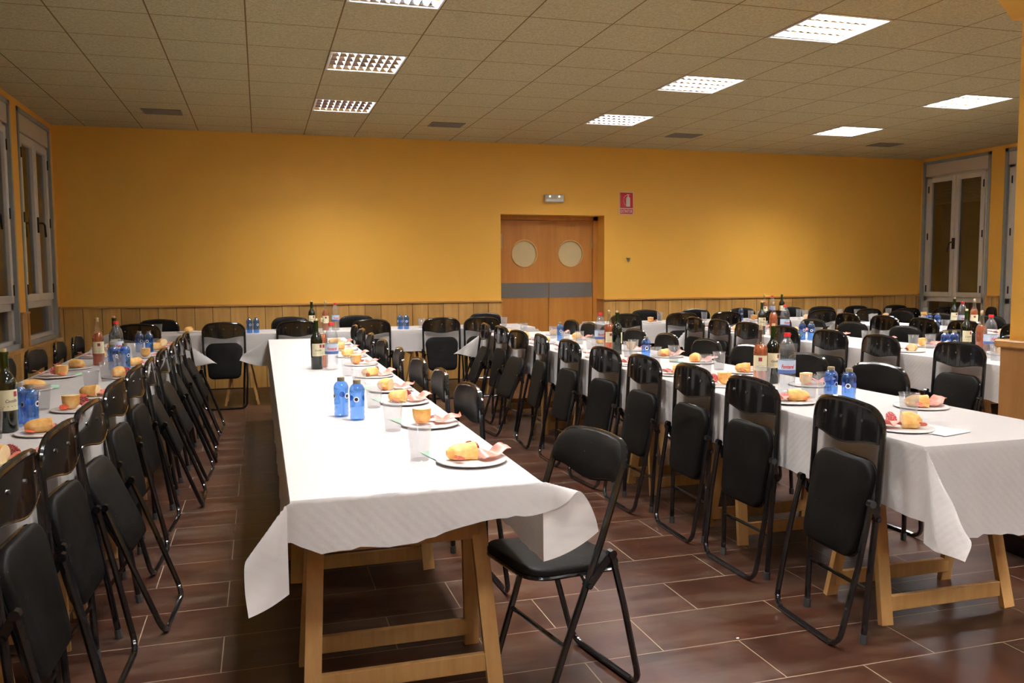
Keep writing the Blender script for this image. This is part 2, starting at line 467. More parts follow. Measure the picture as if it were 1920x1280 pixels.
# back wall with the door recess
DX0, DX1, DZ, DY = 3.028, 4.488, 2.135, 10.90
wb = MB()
wb.box(XL - 0.4, DX0, YB, YB + 0.5, 0, ZC); wb.box(DX1, XR + 0.4, YB, YB + 0.5, 0, ZC); wb.box(DX0, DX1, YB, YB + 0.5, DZ, ZC)
struct(wb.obj('wall_back', M['wall']))
w2 = MB(); w2.box(XL - 0.4, XR + 0.4, YN - 0.3, YN, 0, ZC)
struct(w2.obj('wall_front', M['wall']))
# wainscot on the back wall
def trim(n, mb, mtl): return struct(mb.obj('trim_%d' % n, mtl))
trim(1, MB().box(XL, DX0, YB - 0.018, YB, 0.0, DADO - 0.012), M['panel_x'])
trim(2, MB().box(DX1 , XR, YB - 0.018, YB, 0.0, DADO - 0.012), M['panel_x'])
trim(3, MB().box(XL, DX0 + 0.004, YB - 0.038, YB, DADO - 0.012, DADO + 0.012, bev=0.004), M['trimwood'])
trim(4, MB().box(DX1 - 0.004, XR, YB - 0.038, YB, DADO - 0.012, DADO + 0.012, bev=0.004), M['trimwood'])
trim(5, MB().box(DX1 - 0.012, DX1, YB - 0.02, DY, 0.0, DADO).box(DX1 - 0.02, DX1, YB - 0.03, DY, DADO, DADO + 0.012), M['trimwood'])
trim(6, MB().box(DX0, DX0 + 0.012, YB - 0.02, DY, 0.0, DADO), M['trimwood'])
# double door
dd = thing('door_1', (0, 0, 0)); struct(dd)
fr = MB(); fr.box(DX0, DX0 + 0.07, DY - 0.03, DY + 0.05, 0, DZ).box(DX1 - 0.07, DX1, DY - 0.03, DY + 0.05, 0, DZ).box(DX0, DX1, DY - 0.03, DY + 0.05, DZ - 0.055, DZ + 0.01)
fr.obj('door_frame', M['doorwood'], dd)
MB().box(DX0, DX1, DY + 0.06, DY + 0.08, 0, DZ + 0.01).obj('door_backing', M['doorwood'], dd)
mid = 3.776
for (a, b, cx, hx) in ((DX0 + 0.07, mid - 0.003, 3.43, DX0 + 0.075), (mid + 0.003, DX1 - 0.07, 4.094, DX1 - 0.085)):
    lf = MB(); n = 40; rad = 0.185; cz = 1.628
    # leaf face with a round hole: ring fan to the rectangle
    x0, x1, z0, z1 = a, b, 1.03, DZ - 0.06
    def rim(ang):
        c, s_ = math.cos(ang), math.sin(ang)
        k = min(((x1 - cx) / c) if c > 1e-6 else ((x0 - cx) / c if c < -1e-6 else 9), ((z1 - cz) / s_) if s_ > 1e-6 else ((z0 - cz) / s_ if s_ < -1e-6 else 9))
        return cx + k * c, cz + k * s_
    angs = sorted([2 * PI * k / n for k in range(n)] + [math.atan2(zz - cz, xx - cx) % (2 * PI) for xx in (x0, x1) for zz in (z0, z1)])
    nn = len(angs); vs = []
    for ang in angs: vs.append((cx + rad * math.cos(ang), DY, cz + rad * math.sin(ang)))
    for ang in angs: q = rim(ang); vs.append((q[0], DY, q[1]))
    for ang in angs: vs.append((cx + rad * math.cos(ang), DY + 0.04, cz + rad * math.sin(ang)))
    fs = []
    for i in range(nn):
        j = (i + 1) % nn; fs.append((i, j, nn + j, nn + i)); fs.append((j, i, 2 * nn + i, 2 * nn + j))
    lf.add(vs, fs); lf.box(a, b, DY, DY + 0.04, 0.008, 1.03); lf.box(a, b, DY + 0.041, DY + 0.05, 1.03, DZ - 0.06)
    leaf = lf.obj('door_leaf', M['doorwood'], dd)
    ring = MB(); ring.tube([(cx + 0.178 * math.cos(2 * PI * k / 36), DY - 0.004, cz + 0.178 * math.sin(2 * PI * k / 36)) for k in range(37)], 0.011, 8, False)
    ring.obj('porthole_rim', M['porthole_rim'], leaf, True)
    pn = MB(); pn.add([(cx + 0.18 * math.cos(2 * PI * k / 36), DY + 0.012, cz + 0.18 * math.sin(2 * PI * k / 36)) for k in range(36)], [tuple(range(36))])
    pn.obj('porthole_pane', M['frost'], leaf)
    MB().box(a + 0.003, b - 0.003, DY - 0.006, DY + 0.001, 1.033, 1.235).obj('push_strip', M['kick'], leaf)
    MB().box(hx, hx + 0.012, DY - 0.012, DY + 0.0, 1.70, 1.89).obj('hinge', M['grey_metal'], leaf)

# side walls with windows --------------------------------------------------
def window(n, side, ya, yb, zb, plane, zt=2.985, shutter=0.0):
    """window in a side wall; plane = x of the wall face, side=-1 left wall, +1 right wall; ya<yb"""
    s = side
    w = thing('window_%d' % n); struct(w)
    def bx(mb, x0, x1, *a, **k):
        p, q = plane + s * x0, plane + s * x1
        return mb.box(min(p, q), max(p, q), *a, **k)
    m_ = MB(); t = 0.045                                       # outer grey frame, slightly proud of the wall
    for (y0, y1, z0, z1) in ((ya, ya + t, zb, zt), (yb - t, yb, zb, zt), (ya, yb, zt - t, zt), (ya, yb, zb, zb + t)):
        bx(m_, -0.012, 0.14, y0, y1, z0, z1)
    m_.obj('window_frame', M['alu'], w)
    ia, ib, iz, jz = ya + t, yb - t, zb + t, zt - t
    bxm = MB(); bx(bxm, 0.005, 0.13, ia, ib, jz - 0.175, jz); bxm.obj('shutter_box', M['box_pvc'], w)
    zc1 = jz - 0.175; zc0 = zb + 0.43
    inn = MB(); q = 0.05
    for (y0, y1, z0, z1) in ((ia, ia + q * 1.5, iz, zc1), (ib - q * 1.5, ib, iz, zc1), (ia, ib, zc1 - 0.035, zc1), (ia, ib, zc0 - 0.07, zc0), (ia, ib, iz, iz + 0.035)):
        bx(inn, 0.03, 0.12, y0, y1, z0, z1)
    inn.obj('inner_frame', M['white_pvc'], w)
    yc = (ia + ib) / 2
    la, lb = ia + q * 1.1, ib - q * 1.1
    for (c0, c1) in ((la, yc), (yc, lb)):
        cs = MB(); g = 0.072
        for (y0, y1, z0, z1) in ((c0 + .002, c0 + g, zc0, zc1 - 0.03), (c1 - g, c1 - .002, zc0, zc1 - 0.03), (c0 + g, c1 - g, zc0, zc0 + g), (c0 + g, c1 - g, zc1 - 0.03 - g, zc1 - 0.03)):
            bx(cs, 0.005, 0.07, y0, y1, z0, z1, bev=0.004)
        sash = cs.obj('sash', M['white_pvc'], w)
        pn = MB(); bx(pn, 0.035, 0.042, c0 + g, c1 - g, zc0 + g, zc1 - 0.03 - g); pn.obj('pane', M['pane'], sash)
        yh = c0 + 0.01 if c0 == la else c1 - 0.022
        for zz in (zc0 + 0.12, (zc0 + zc1) / 2, zc1 - 0.2):
            h = MB(); bx(h, -0.006, 0.012, yh, yh + 0.014, zz - 0.05, zz + 0.05); h.obj('hinge', M['black'], sash)
    hd = MB(); bx(hd, -0.012, 0.006, yc - 0.022, yc + 0.022, zc0 + 0.70, zc0 + 0.86)
    hd.tube([(plane - s * 0.012, yc, zc0 + 0.80), (plane - s * 0.045, yc, zc0 + 0.80), (plane - s * 0.055, yc + 0.03, zc0 + 0.78), (plane - s * 0.055, yc + 0.055, zc0 + 0.66)], 0.011, 8)
    hd.obj('window_handle', M['black'], w, True)
    lp = MB(); bx(lp, 0.06, 0.067, ia + q, ib - q, iz + 0.03, zc0 - 0.07); lp.obj('lower_pane', M['pane'], w)
    if shutter:
        sl = MB(); z = zc1
        while z > zc1 - shutter:
            bx(sl, 0.10, 0.112, ia, ib, z - 0.045, z - 0.004); z -= 0.048
        sl.obj('roller_shutter', M['shutter'], w)
    return w
WT = 0.25
def side_wall(name, plane, s, wins, zb, mats):
    """wall slab broken by window openings; wins list of (ya,yb)"""
    wl = MB()
    def bx(y0, y1, z0, z1):
        p, q = plane, plane + s * WT; wl.box(min(p, q), max(p, q), y0, y1, z0, z1)
    ycur = YN
    for (a, b) in sorted(wins):
        bx(ycur, a, 0, ZC); bx(a, b, 0, zb); bx(a, b, 2.985, ZC); ycur = b
    bx(ycur, YB, 0, ZC)
    struct(wl.obj(name, mats))
winL = [(9.20, 10.50), (7.62, 8.94), (5.9, 7.3), (4.2, 5.6)]
winR = [(9.36, 10.60), (7.85, 9.13), (6.4, 7.6)]
side_wall('wall_left', XL, -1, winL, 0.68, M['wall'])
side_wall('wall_right', XR, 1, winR, 0.55, M['wall'])
for i, (a, b) in enumerate(winL): window(i + 1, -1, a, b, 0.68, XL)
for i, (a, b) in enumerate(winR): window(i + 5, 1, a, b, 0.55, XR, 3.0, shutter=0.42)
# side wainscots: below sills and on the piers
def side_panel(n, plane, s, wins, zb):
    mb = MB(); tb = MB(); d = 0.018
    def bx(t_, x0, x1, *a):
        p, q = plane - s * x0, plane - s * x1; t_.box(min(p, q), max(p, q), *a)
    ycur = YN
    for (a, b) in sorted(wins):
        bx(mb, 0, d, ycur, a, 0, DADO); bx(tb, 0, d + 0.02, ycur, a, DADO, DADO + 0.018)
        bx(mb, 0, d, a, b, 0, zb - 0.012); bx(tb, 0, d + 0.03, a, b, zb - 0.03, zb - 0.002)
        bx(tb, 0, d + 0.012, a - 0.04, a, zb, DADO); bx(tb, 0, d + 0.012, b, b + 0.04, zb, DADO)
        ycur = b
    bx(mb, 0, d, ycur, YB - 0.02, 0, DADO); bx(tb, 0, d + 0.02, ycur, YB - 0.04, DADO, DADO + 0.018)
    trim(n, mb, M['panel_y']); trim(n + 1, tb, M['trimwood'])
side_panel(7, XL, -1, winL, 0.68)
side_panel(9, XR, 1, winR, 0.55)
# pillar at the right with a boarded base, and the haunch over it
PX0, PX1, PY0, PY1 = 3.455, 4.02, 2.62, 3.20
struct(MB().box(PX0 + 0.012, PX1, PY0 + 0.012, PY1, 1.02, ZC).obj('trim_11', M['wall']))
pb = MB(); pb.box(PX0 - 0.02, PX1 + 0.02, PY0 - 0.02, PY1 + 0.02, 0.09, 0.985)
pb.box(PX0 - 0.035, PX0 + 0.03, PY0 - 0.035, PY0 + 0.03, 0.09, 0.985)
struct(pb.obj('trim_12', M['pillarwood']))
struct(MB().box(PX0 - 0.045, PX1 + 0.04, PY0 - 0.045, PY1 + 0.04, 0.985, 1.022, bev=0.006).obj('trim_13', M['trimwood']))
struct(MB().box(PX0 - 0.03, PX1 + 0.03, PY0 - 0.03, PY1 + 0.03, 0.0, 0.09).obj('trim_14', M['black']))
struct(MB().poly_prism([(PX0 - 0.05, PY1 - 0.12, 2.52), (PX0 + 0.02, PY1 - 0.12, 2.52), (PX0 + 0.02, PY1 - 0.12, ZC), (PX0 - 0.60, PY1 - 0.12, ZC)], (0, 0.12, 0)).obj('trim_15', M['wall']))

# ================================================================= THINGS ON WALL AND CEILING
# emergency lamp over the door
el = thing('emergency_light', (3.757, YB, 2.345))
MB().box(-0.135, 0.135, -0.05, 0, -0.05, 0.05, bev=0.008).obj('housing', M['grey_plastic'], el)
MB().box(-0.122, 0.122, -0.056, -0.049, -0.042, -0.002, bev=0.003).obj('diffuser', M['sign_white'], el)
for sx in (-0.065, 0.065):
    MB().lathe([(0.0, -0.008), (0.008, -0.005), (0.009, 0.0), (0.008, 0.005), (0, 0.008)], 10, (sx, -0.055, 0.027)).obj('bulb', M['led'], el, True)
tag(el, 'small rectangular emergency light on the orange wall above the double door', 'emergency light')
# extinguisher sign
sg = thing('extinguisher_sign', (4.81, YB, 2.305))
MB().box(-0.103, 0.103, -0.006, 0, -0.152, 0.152).obj('sign_panel', M['sign_white'], sg)
MB().box(-0.093, 0.093, -0.0075, -0.005, -0.065, 0.143).obj('red_field', M['red_sign'], sg)
MB().box(-0.093, 0.093, -0.0075, -0.005, -0.143, -0.078).obj('red_strip', M['red_sign'], sg)
pic = MB()
body = [(-0.008, -0.045), (0.052, -0.045), (0.052, 0.062), (0.047, 0.078), (0.034, 0.090), (0.034, 0.104), (0.014, 0.104), (0.014, 0.090), (0.0, 0.080), (-0.008, 0.062)]
pic.poly_prism([(x, -0.0085, z) for x, z in body], (0, 0.002, 0))
pic.poly_prism([(x, -0.0085, z) for x, z in [(0.008, 0.108), (0.04, 0.108), (0.046, 0.118), (0.002, 0.122)]], (0, 0.002, 0))
pic.tube([(0.008, -0.0085, 0.108), (-0.022, -0.0085, 0.100), (-0.040, -0.0085, 0.072), (-0.044, -0.0085, 0.035), (-0.036, -0.0085, 0.005), (-0.020, -0.0085, -0.03)], 0.0035, 6)
pic.obj('extinguisher_symbol', M['sign_white'], sg)
tm = text_mesh('EXTINTOR', 0.06, 0.0006, M['sign_white'], 0.172, bold=0.0012)
to = mobj('lettering', tm, sg, (0, -0.0085, -0.1105)); to.rotation_euler = (PI / 2, 0, 0)
tag(sg, 'red and white EXTINTOR fire extinguisher sign on the orange wall right of the door', 'sign')
hk = MB(); hk.poly_prism([(-0.03, -0.02, 0.028), (0.03, -0.02, 0.028), (0.006, -0.02, -0.03), (-0.006, -0.02, -0.03)], (0, 0.02, 0))
hk.box(-0.012, 0.012, -0.032, -0.02, -0.005, 0.012)
tag(hk.obj('extinguisher_bracket', M['grey_metal'], None, False, (4.84, YB, 1.54)), 'small grey triangular bracket on the wall below the extinguisher sign', 'wall bracket')

# ceiling luminaires
def make_light():
    L = thing('ceiling_light')
    h = LW / 2; fm = MB()
    for (x0, x1, y0, y1) in ((-h, h, -h, -h + 0.014), (-h, h, h - 0.014, h), (-h, -h + 0.014, -h, h), (h - 0.014, h, -h, h)):
        fm.box(x0, x1, y0, y1, -0.006, 0.012)
    fm.obj('light_frame', M['lamp_white'], L)
    hs = MB()
    k = h - 0.003
    hs.box(-k, k, -k, k, 0.115, 0.12)
    for (x0, x1, y0, y1) in ((-k, k, -k, -k + 0.004), (-k, k, k - 0.004, k), (-k, -k + 0.004, -k, k), (k - 0.004, k, -k, k)):
        hs.box(x0, x1, y0, y1, 0.0, 0.118)
    hs.obj('light_housing', M['lamp_white'], L)
    lv = MB(); g = h - 0.018
    for i in range(1, 4):                                  # deep parabolic blades between the tubes (run along x)
        y = -g + 2 * g * i / 4
        lv.poly_prism([(-g, y - 0.016, 0.052), (-g, y + 0.016, 0.052), (-g, y + 0.003, 0.0), (-g, y - 0.003, 0.0)], (2 * g, 0, 0))
    for (y, s_) in ((-g, 1), (g, -1)):
        lv.poly_prism([(-g, y, 0.0), (-g, y + s_ * 0.004, 0.0), (-g, y + s_ * 0.014, 0.052), (-g, y, 0.052)], (2 * g, 0, 0))
    lv.obj('louver', M['louver'], L); lv = MB()
    for i in range(0, 10):                                  # cross blades
        x = -g + 2 * g * i / 9
        lv.poly_prism([(x - 0.0028, -g, 0.042), (x + 0.0028, -g, 0.042), (x + 0.0012, -g, 0.002), (x - 0.0012, -g, 0.002)], (0, 2 * g, 0))
    lv.obj('cross_blades', M['louver_cross'], L)
    for i in range(4):
        y = -g + 2 * g * (i + 0.5) / 4
        MB().tube([(-g, y, 0.085), (g, y, 0.085)], 0.013, 10).obj('tube', M['tube'], L, True)
    ld = bpy.data.lights.new('tube_glow', 'AREA'); ld.shape = 'SQUARE'; ld.size = 0.54; ld.energy = LAMP_W; ld.color = (1.0, 0.965, 0.93)
    ld.spread = R(180)
    lo = bpy.data.objects.new('tube_glow', ld); COL.objects.link(lo); lo.parent = L; lo.location = (0, 0, 0.066)
    return L
lp = Proto(make_light())
names = {0: 'column of ceiling lights left of the door', 1: 'middle column of ceiling lights', 2: 'right-hand column of ceiling lights'}
rown = {5: 'farthest from the camera', 4: 'second from the back wall', 3: 'third from the back wall', 2: 'fourth from the back wall', 1: 'fifth from the back wall', 0: 'sixth from the back wall'}
for xi, x in enumerate(LX):
    for yi in reversed(range(len(LY))):
        y = LY[yi]
        colname = ['left column', 'middle column', 'right column'][xi]
        lab = 'square louvered ceiling light, %s, %s' % (colname, ['added unseen, eighth from the back wall', 'added unseen, seventh from the back wall', 'sixth from the back wall', 'fifth from the back wall', 'fourth from the back wall', 'third from the back wall', 'second from the back wall', 'nearest the back wall'][yi])
        lp.place((x + 0.0075 + LW / 2, y + 0.0075 + LW / 2, ZC), 0, lab, 'ceiling light', 'recessed ceiling lights')
# vents
def make_vent():
    v = thing('ceiling_vent'); m_ = MB()
    for (x0, x1, y0, y1) in ((-.19, .19, -.14, -.125), (-.19, .19, .125, .14), (-.19, -.175, -.14, .14), (.175, .19, -.14, .14)):
        m_.box(x0, x1, y0, y1, -0.008, 0.0)
    m_.obj('vent_frame', M['vent'], v); s_ = MB()
    for i in range(9):
        y = -0.11 + i * 0.0275; s_.beam((-.175, y, -0.003), (.175, y, -0.003), 0.02, 0.002, (0, 1, -0.5))
    s_.obj('vent_slats', M['vent'], v)
    return v
vp = Proto(make_vent())
for x, lab in ((-0.92, 'grey ceiling vent at the far left above the left table'), (2.08, 'grey ceiling vent left of the door near the back wall'), (5.07, 'grey ceiling vent right of the door near the back wall'), (8.06, 'grey ceiling vent at the far right near the back wall')):
    vp.place((x, 9.52, ZC), 0, lab, 'ceiling vent', 'grey ceiling vents')

# ================================================================= TABLES
TH = 0.022
tables = {
    'left': (-1.34, -0.69, 1.7, 8.30), 'middle': (0.06, 0.765, 2.285, 8.25), 'third': (2.175, 2.945, 2.33, 8.35),
    'fourth': (4.52, 5.26, 4.0, 8.35), 'fifth': (6.56, 7.30, 5.2, 8.55)}
SHORT = {'left': 'left table', 'middle': 'middle table', 'third': 'third table', 'fourth': 'fourth table', 'fifth': 'fifth table', 'head_left': 'left cross table', 'head_right': 'right cross table'}

def make_trestle(w):
    """pine trestle, beam along local x"""
    t = thing('trestle'); zt = TOP - TH - 0.004
    MB().box(-w / 2, w / 2, -0.03, 0.03, zt - 0.05, zt, bev=0.003).obj('top_beam', M['trestle'], t)
    for sx in (-1, 1):
        for sy in (-1, 1):
            MB().beam((sx * (w / 2 - 0.045), sy * 0.022, zt - 0.006), (sx * (w / 2 - 0.005), sy * 0.165, 0.0), 0.052, 0.024, (1, 0, 0)).obj('leg', M['trestle'], t)
    for sy in (-1, 1):
        y = sy * (0.022 + (0.165 - 0.022) * 0.86)
        MB().box(-w / 2 + 0.01, w / 2 - 0.01, y - 0.011, y + 0.011, 0.045, 0.105, bev=0.002).obj('rail', M['trestle'], t)
        y = sy * 0.07
        MB().box(-w / 2 + 0.03, w / 2 - 0.03, y - 0.011, y + 0.011, 0.47, 0.52, bev=0.002).obj('upper_rail', M['trestle'], t)
    return t
tp = Proto(make_trestle(0.60))
ORD = ['first', 'second', 'third', 'fourth', 'fifth', 'sixth', 'seventh', 'eighth', 'ninth', 'tenth', 'eleventh', 'twelfth', 'thirteenth', 'fourteenth', 'fifteenth', 'sixteenth', 'seventeenth', 'eighteenth']
tres = {'left': [2.5, 3.45, 4.5, 5.6, 6.7, 7.8], 'middle': [2.755, 3.9, 4.75, 5.85, 6.75, 7.85], 'third': [2.76, 3.76, 4.75, 5.8, 6.8, 7.9],
        'fourth': [4.5, 5.5, 6.5, 7.6], 'fifth': [5.7, 6.7, 7.9]}
for k, ysl in tres.items():
    x0, x1, y0, y1 = tables[k]
    for i, y in enumerate(ysl):
        tp.place(((x0 + x1) / 2, y, 0), 0, 'pine wooden trestle under the %s, %s from its near end' % (SHORT[k], ORD[i]), 'trestle', 'pine trestles')
heads = {'head_left': (-1.55, 3.0, 9.13, 9.85), 'head_right': (3.86, 9.0, 9.16, 9.86)}
for k, (x0, x1, y0, y1) in heads.items():
    n = 5
    for i in range(n):
        x = x0 + 0.4 + (x1 - x0 - 0.8) * i / (n - 1)
        tp.place((x, (y0 + y1) / 2, 0), PI / 2, 'pine wooden trestle under the %s, %s from its left end' % (SHORT[k], ORD[i]), 'trestle', 'pine trestles')
# boards (each a thing)
def boards(k, x0, x1, y0, y1, alongx, n=3):
    for i in range(n):
        if alongx:
            a = x0 + (x1 - x0) * i / n; b = x0 + (x1 - x0) * (i + 1) / n - 0.004; o = MB().box(a, b, y0, y1, TOP - TH, TOP - 0.002)
        else:
            a = y0 + (y1 - y0) * i / n; b = y0 + (y1 - y0) * (i + 1) / n - 0.004; o = MB().box(x0, x1, a, b, TOP - TH, TOP - 0.002)
        o = o.obj('table_board', M['board'])
        tag(o, 'wooden board under the cloth of the %s, %s from its %s end' % (SHORT[k], ORD[i], 'left' if alongx else 'near'), 'table board', 'table boards under the cloths')
for k, (x0, x1, y0, y1) in tables.items(): boards(k, x0 + 0.004, x1 - 0.004, y0 + 0.004, y1 - 0.004, False)
for k, (x0, x1, y0, y1) in heads.items(): boards(k, x0 + 0.004, x1 - 0.004, y0 + 0.004, y1 - 0.004, True)

# paper cloths: one flat sheet folded over the edges, corners flare out as wings
def cloth(label, x0, x1, y0, y1, dl, dr, df, db, wings, seed=1, rag=(0.02, 0.02, 0.02, 0.02), prof=None, name='paper_tablecloth', step=0.03):
    """dl,dr,df,db drops left/right/front/back. wings[(sx,sy)] = (dirx, diry, lift)"""
    rg = random.Random(seed)
    def fr(a, b, st): n = max(2, int((b - a) / st)); return [a + (b - a) * i / n for i in range(n + 1)]
    nd = 26 if step < 0.03 else 9
    U = [(-1, i / nd) for i in range(nd, 0, -1)] + [(0, u) for u in fr(x0, x1, step * 1.3)] + [(1, i / nd) for i in range(1, nd + 1)]
    V = [(-1, i / nd) for i in range(nd, 0, -1)] + [(0, v) for v in fr(y0, y1, step * 1.3)] + [(1, i / nd) for i in range(1, nd + 1)]
    def ragged(t, side):
        amp = rag[side]
        saw = (t * 11.3 + rg_off[side]) % 1.0
        return amp * (noise.noise(Vector((t * 4, side * 7.1 + seed, 0))) * 1.2 + 0.5 * saw * 0.35 + 0.25 * noise.noise(Vector((t * 30, side, seed))))
    rg_off = [rg.random() for _ in range(4)]
    vs = []; uvs = []; z0 = TOP
    for (sv, b) in V:
        for (su, a) in U:
            x = a if su == 0 else (x0 if su < 0 else x1)
            y = b if sv == 0 else (y0 if sv < 0 else y1)
            ex = 0 if su == 0 else a * ((dl if su < 0 else dr) + ragged(y, 0 if su < 0 else 1))
            ey = 0 if sv == 0 else b * ((df if sv < 0 else db) + (prof(x) if (prof and sv < 0) else 0) + ragged(x, 2 if sv < 0 else 3))
            u_, v_ = x + su * ex, y + sv * ey
            if ex == 0 and ey == 0:
                inner = min(x - x0, x1 - x, y - y0, y1 - y)
                zz = z0 + 0.0008 + max(0, min(1, inner / 0.06)) * 0.0012 * (1 + noise.noise(Vector((x * 5, y * 5, seed))))
                p = (x, y, zz)
            elif ey == 0:
                out = 0.003 + 0.006 * (ex / 0.25) + 0.009 * (ex / 0.25) * noise.noise(Vector((y * 3.2, 3.3 * su, seed))) + 0.004 * noise.noise(Vector((y * 14, ex * 6, seed)))
                p = (x + su * max(0.0015, out), y, z0 - ex)
            elif ex == 0:
                out = 0.004 + 0.02 * (ey / 0.3) + 0.03 * (ey / 0.3) * noise.noise(Vector((x * 3.0, 5.1 * sv, seed))) + 0.004 * noise.noise(Vector((x * 14, ey * 6, seed)))
                p = (x, y + sv * max(0.0015, out), z0 - ey)
            else:
                r = math.hypot(ex, ey); th = math.atan2(ey, ex)
                w = wings.get((su, sv), (su, sv, 0.0)); d = Vector((w[0], w[1], 0)).normalized(); lift = w[2]; wsc = w[3] if len(w) > 3 else 1.0
                mm = max(0.0, PI / 4 + 0.004 - math.sqrt((th - PI / 4) ** 2 + 0.012)); hh = r * math.sin(mm); dn = r * math.cos(mm)
                lift *= math.sin(2 * th)
                h2 = hh * math.cos(lift) + dn * math.sin(lift); dn2 = dn * math.cos(lift) - hh * math.sin(lift) * 0.6
                lay = 0.03 * math.sin(4 * th) * (r / 0.3)
                wob = 0.022 * (r / 0.3) * noise.noise(Vector((th * 3, r * 9, seed)))
                nrm = Vector((-d.y, d.x, 0))
                bl = math.sin(2 * th)
                wsc = 1 + (wsc - 1) * bl
                p = Vector((x, y, z0)) + d * (h2 * wsc + 0.006) + nrm * (lay + wob * bl) + Vector((0, 0, -dn2 * wsc))
                p = tuple(p)
            vs.append(p); uvs.append((u_, v_))
    nu = len(U); fs = []
    for j in range(len(V) - 1):
        for i in range(nu - 1):
            fs.append((j * nu + i, j * nu + i + 1, (j + 1) * nu + i + 1, (j + 1) * nu + i))
    me = bpy.data.meshes.new(name); me.from_pydata(vs, [], fs); me.materials.append(M['paper'])
    uvl = me.uv_layers.new(name='sheet')
    for lp_ in me.loops: uvl.data[lp_.index].uv = uvs[lp_.vertex_index]
    me.polygons.foreach_set('use_smooth', [True] * len(me.polygons)); me.set_sharp_from_angle(angle=R(50))
    o = mobj(name, me); tag(o, label, 'tablecloth', 'white paper tablecloths'); return o

def prof_mid(x):
    t = (x - 0.06) / 0.705
    return 0.022 - 0.075 * t - (0.055 * max(0, 1 - t / 0.12))
cloth('white paper cloth on the middle table, its near end flaring in two wings', *tables['middle'], 0.25, 0.24, 0.14, 0.16,
      {(-1, -1): (-0.8, -0.25, 0.02, 1.15), (1, -1): (1.0, -0.15, 0.75, 0.85), (-1, 1): (-1, 0.2, 0.45), (1, 1): (0.7, 0.7, 0.2)}, 3, (0.012, 0.012, 0.022, 0.02), prof_mid, step=0.02)
cloth('white paper cloth on the third table, hanging long at its near end', *tables['third'], 0.25, 0.24, 0.335, 0.24,
      {(-1, -1): (-0.22, -1.0, 0.10, 0.95), (1, -1): (0.8, -0.5, 0.1), (-1, 1): (-1, 0.1, 0.35)}, 5, (0.012, 0.012, 0.03, 0.02), step=0.02)
cloth('white paper cloth on the left-hand table along the window side', *tables['left'], 0.24, 0.24, 0.22, 0.24, {(1, 1): (1, -0.1, 0.3)}, 8, (0.012, 0.012, 0.02, 0.02))
cloth('white paper cloth on the fourth table from the left, behind the pillar base', *tables['fourth'], 0.24, 0.24, 0.24, 0.22, {}, 11, (0.02, 0.02, 0.02, 0.02))
cloth('white paper cloth on the fifth and farthest right long table', *tables['fifth'], 0.24, 0.24, 0.24, 0.22, {}, 13)
cloth('white paper cloth on the cross table left of the door along the back wall', *heads['head_left'], 0.24, 0.22, 0.235, 0.2, {(1, -1): (1, -0.3, 0.3)}, 17, (0.01, 0.01, 0.012, 0.01))
cloth('white paper cloth on the cross table right of the door along the back wall', *heads['head_right'], 0.22, 0.22, 0.235, 0.2, {}, 19, (0.01, 0.01, 0.012, 0.01))

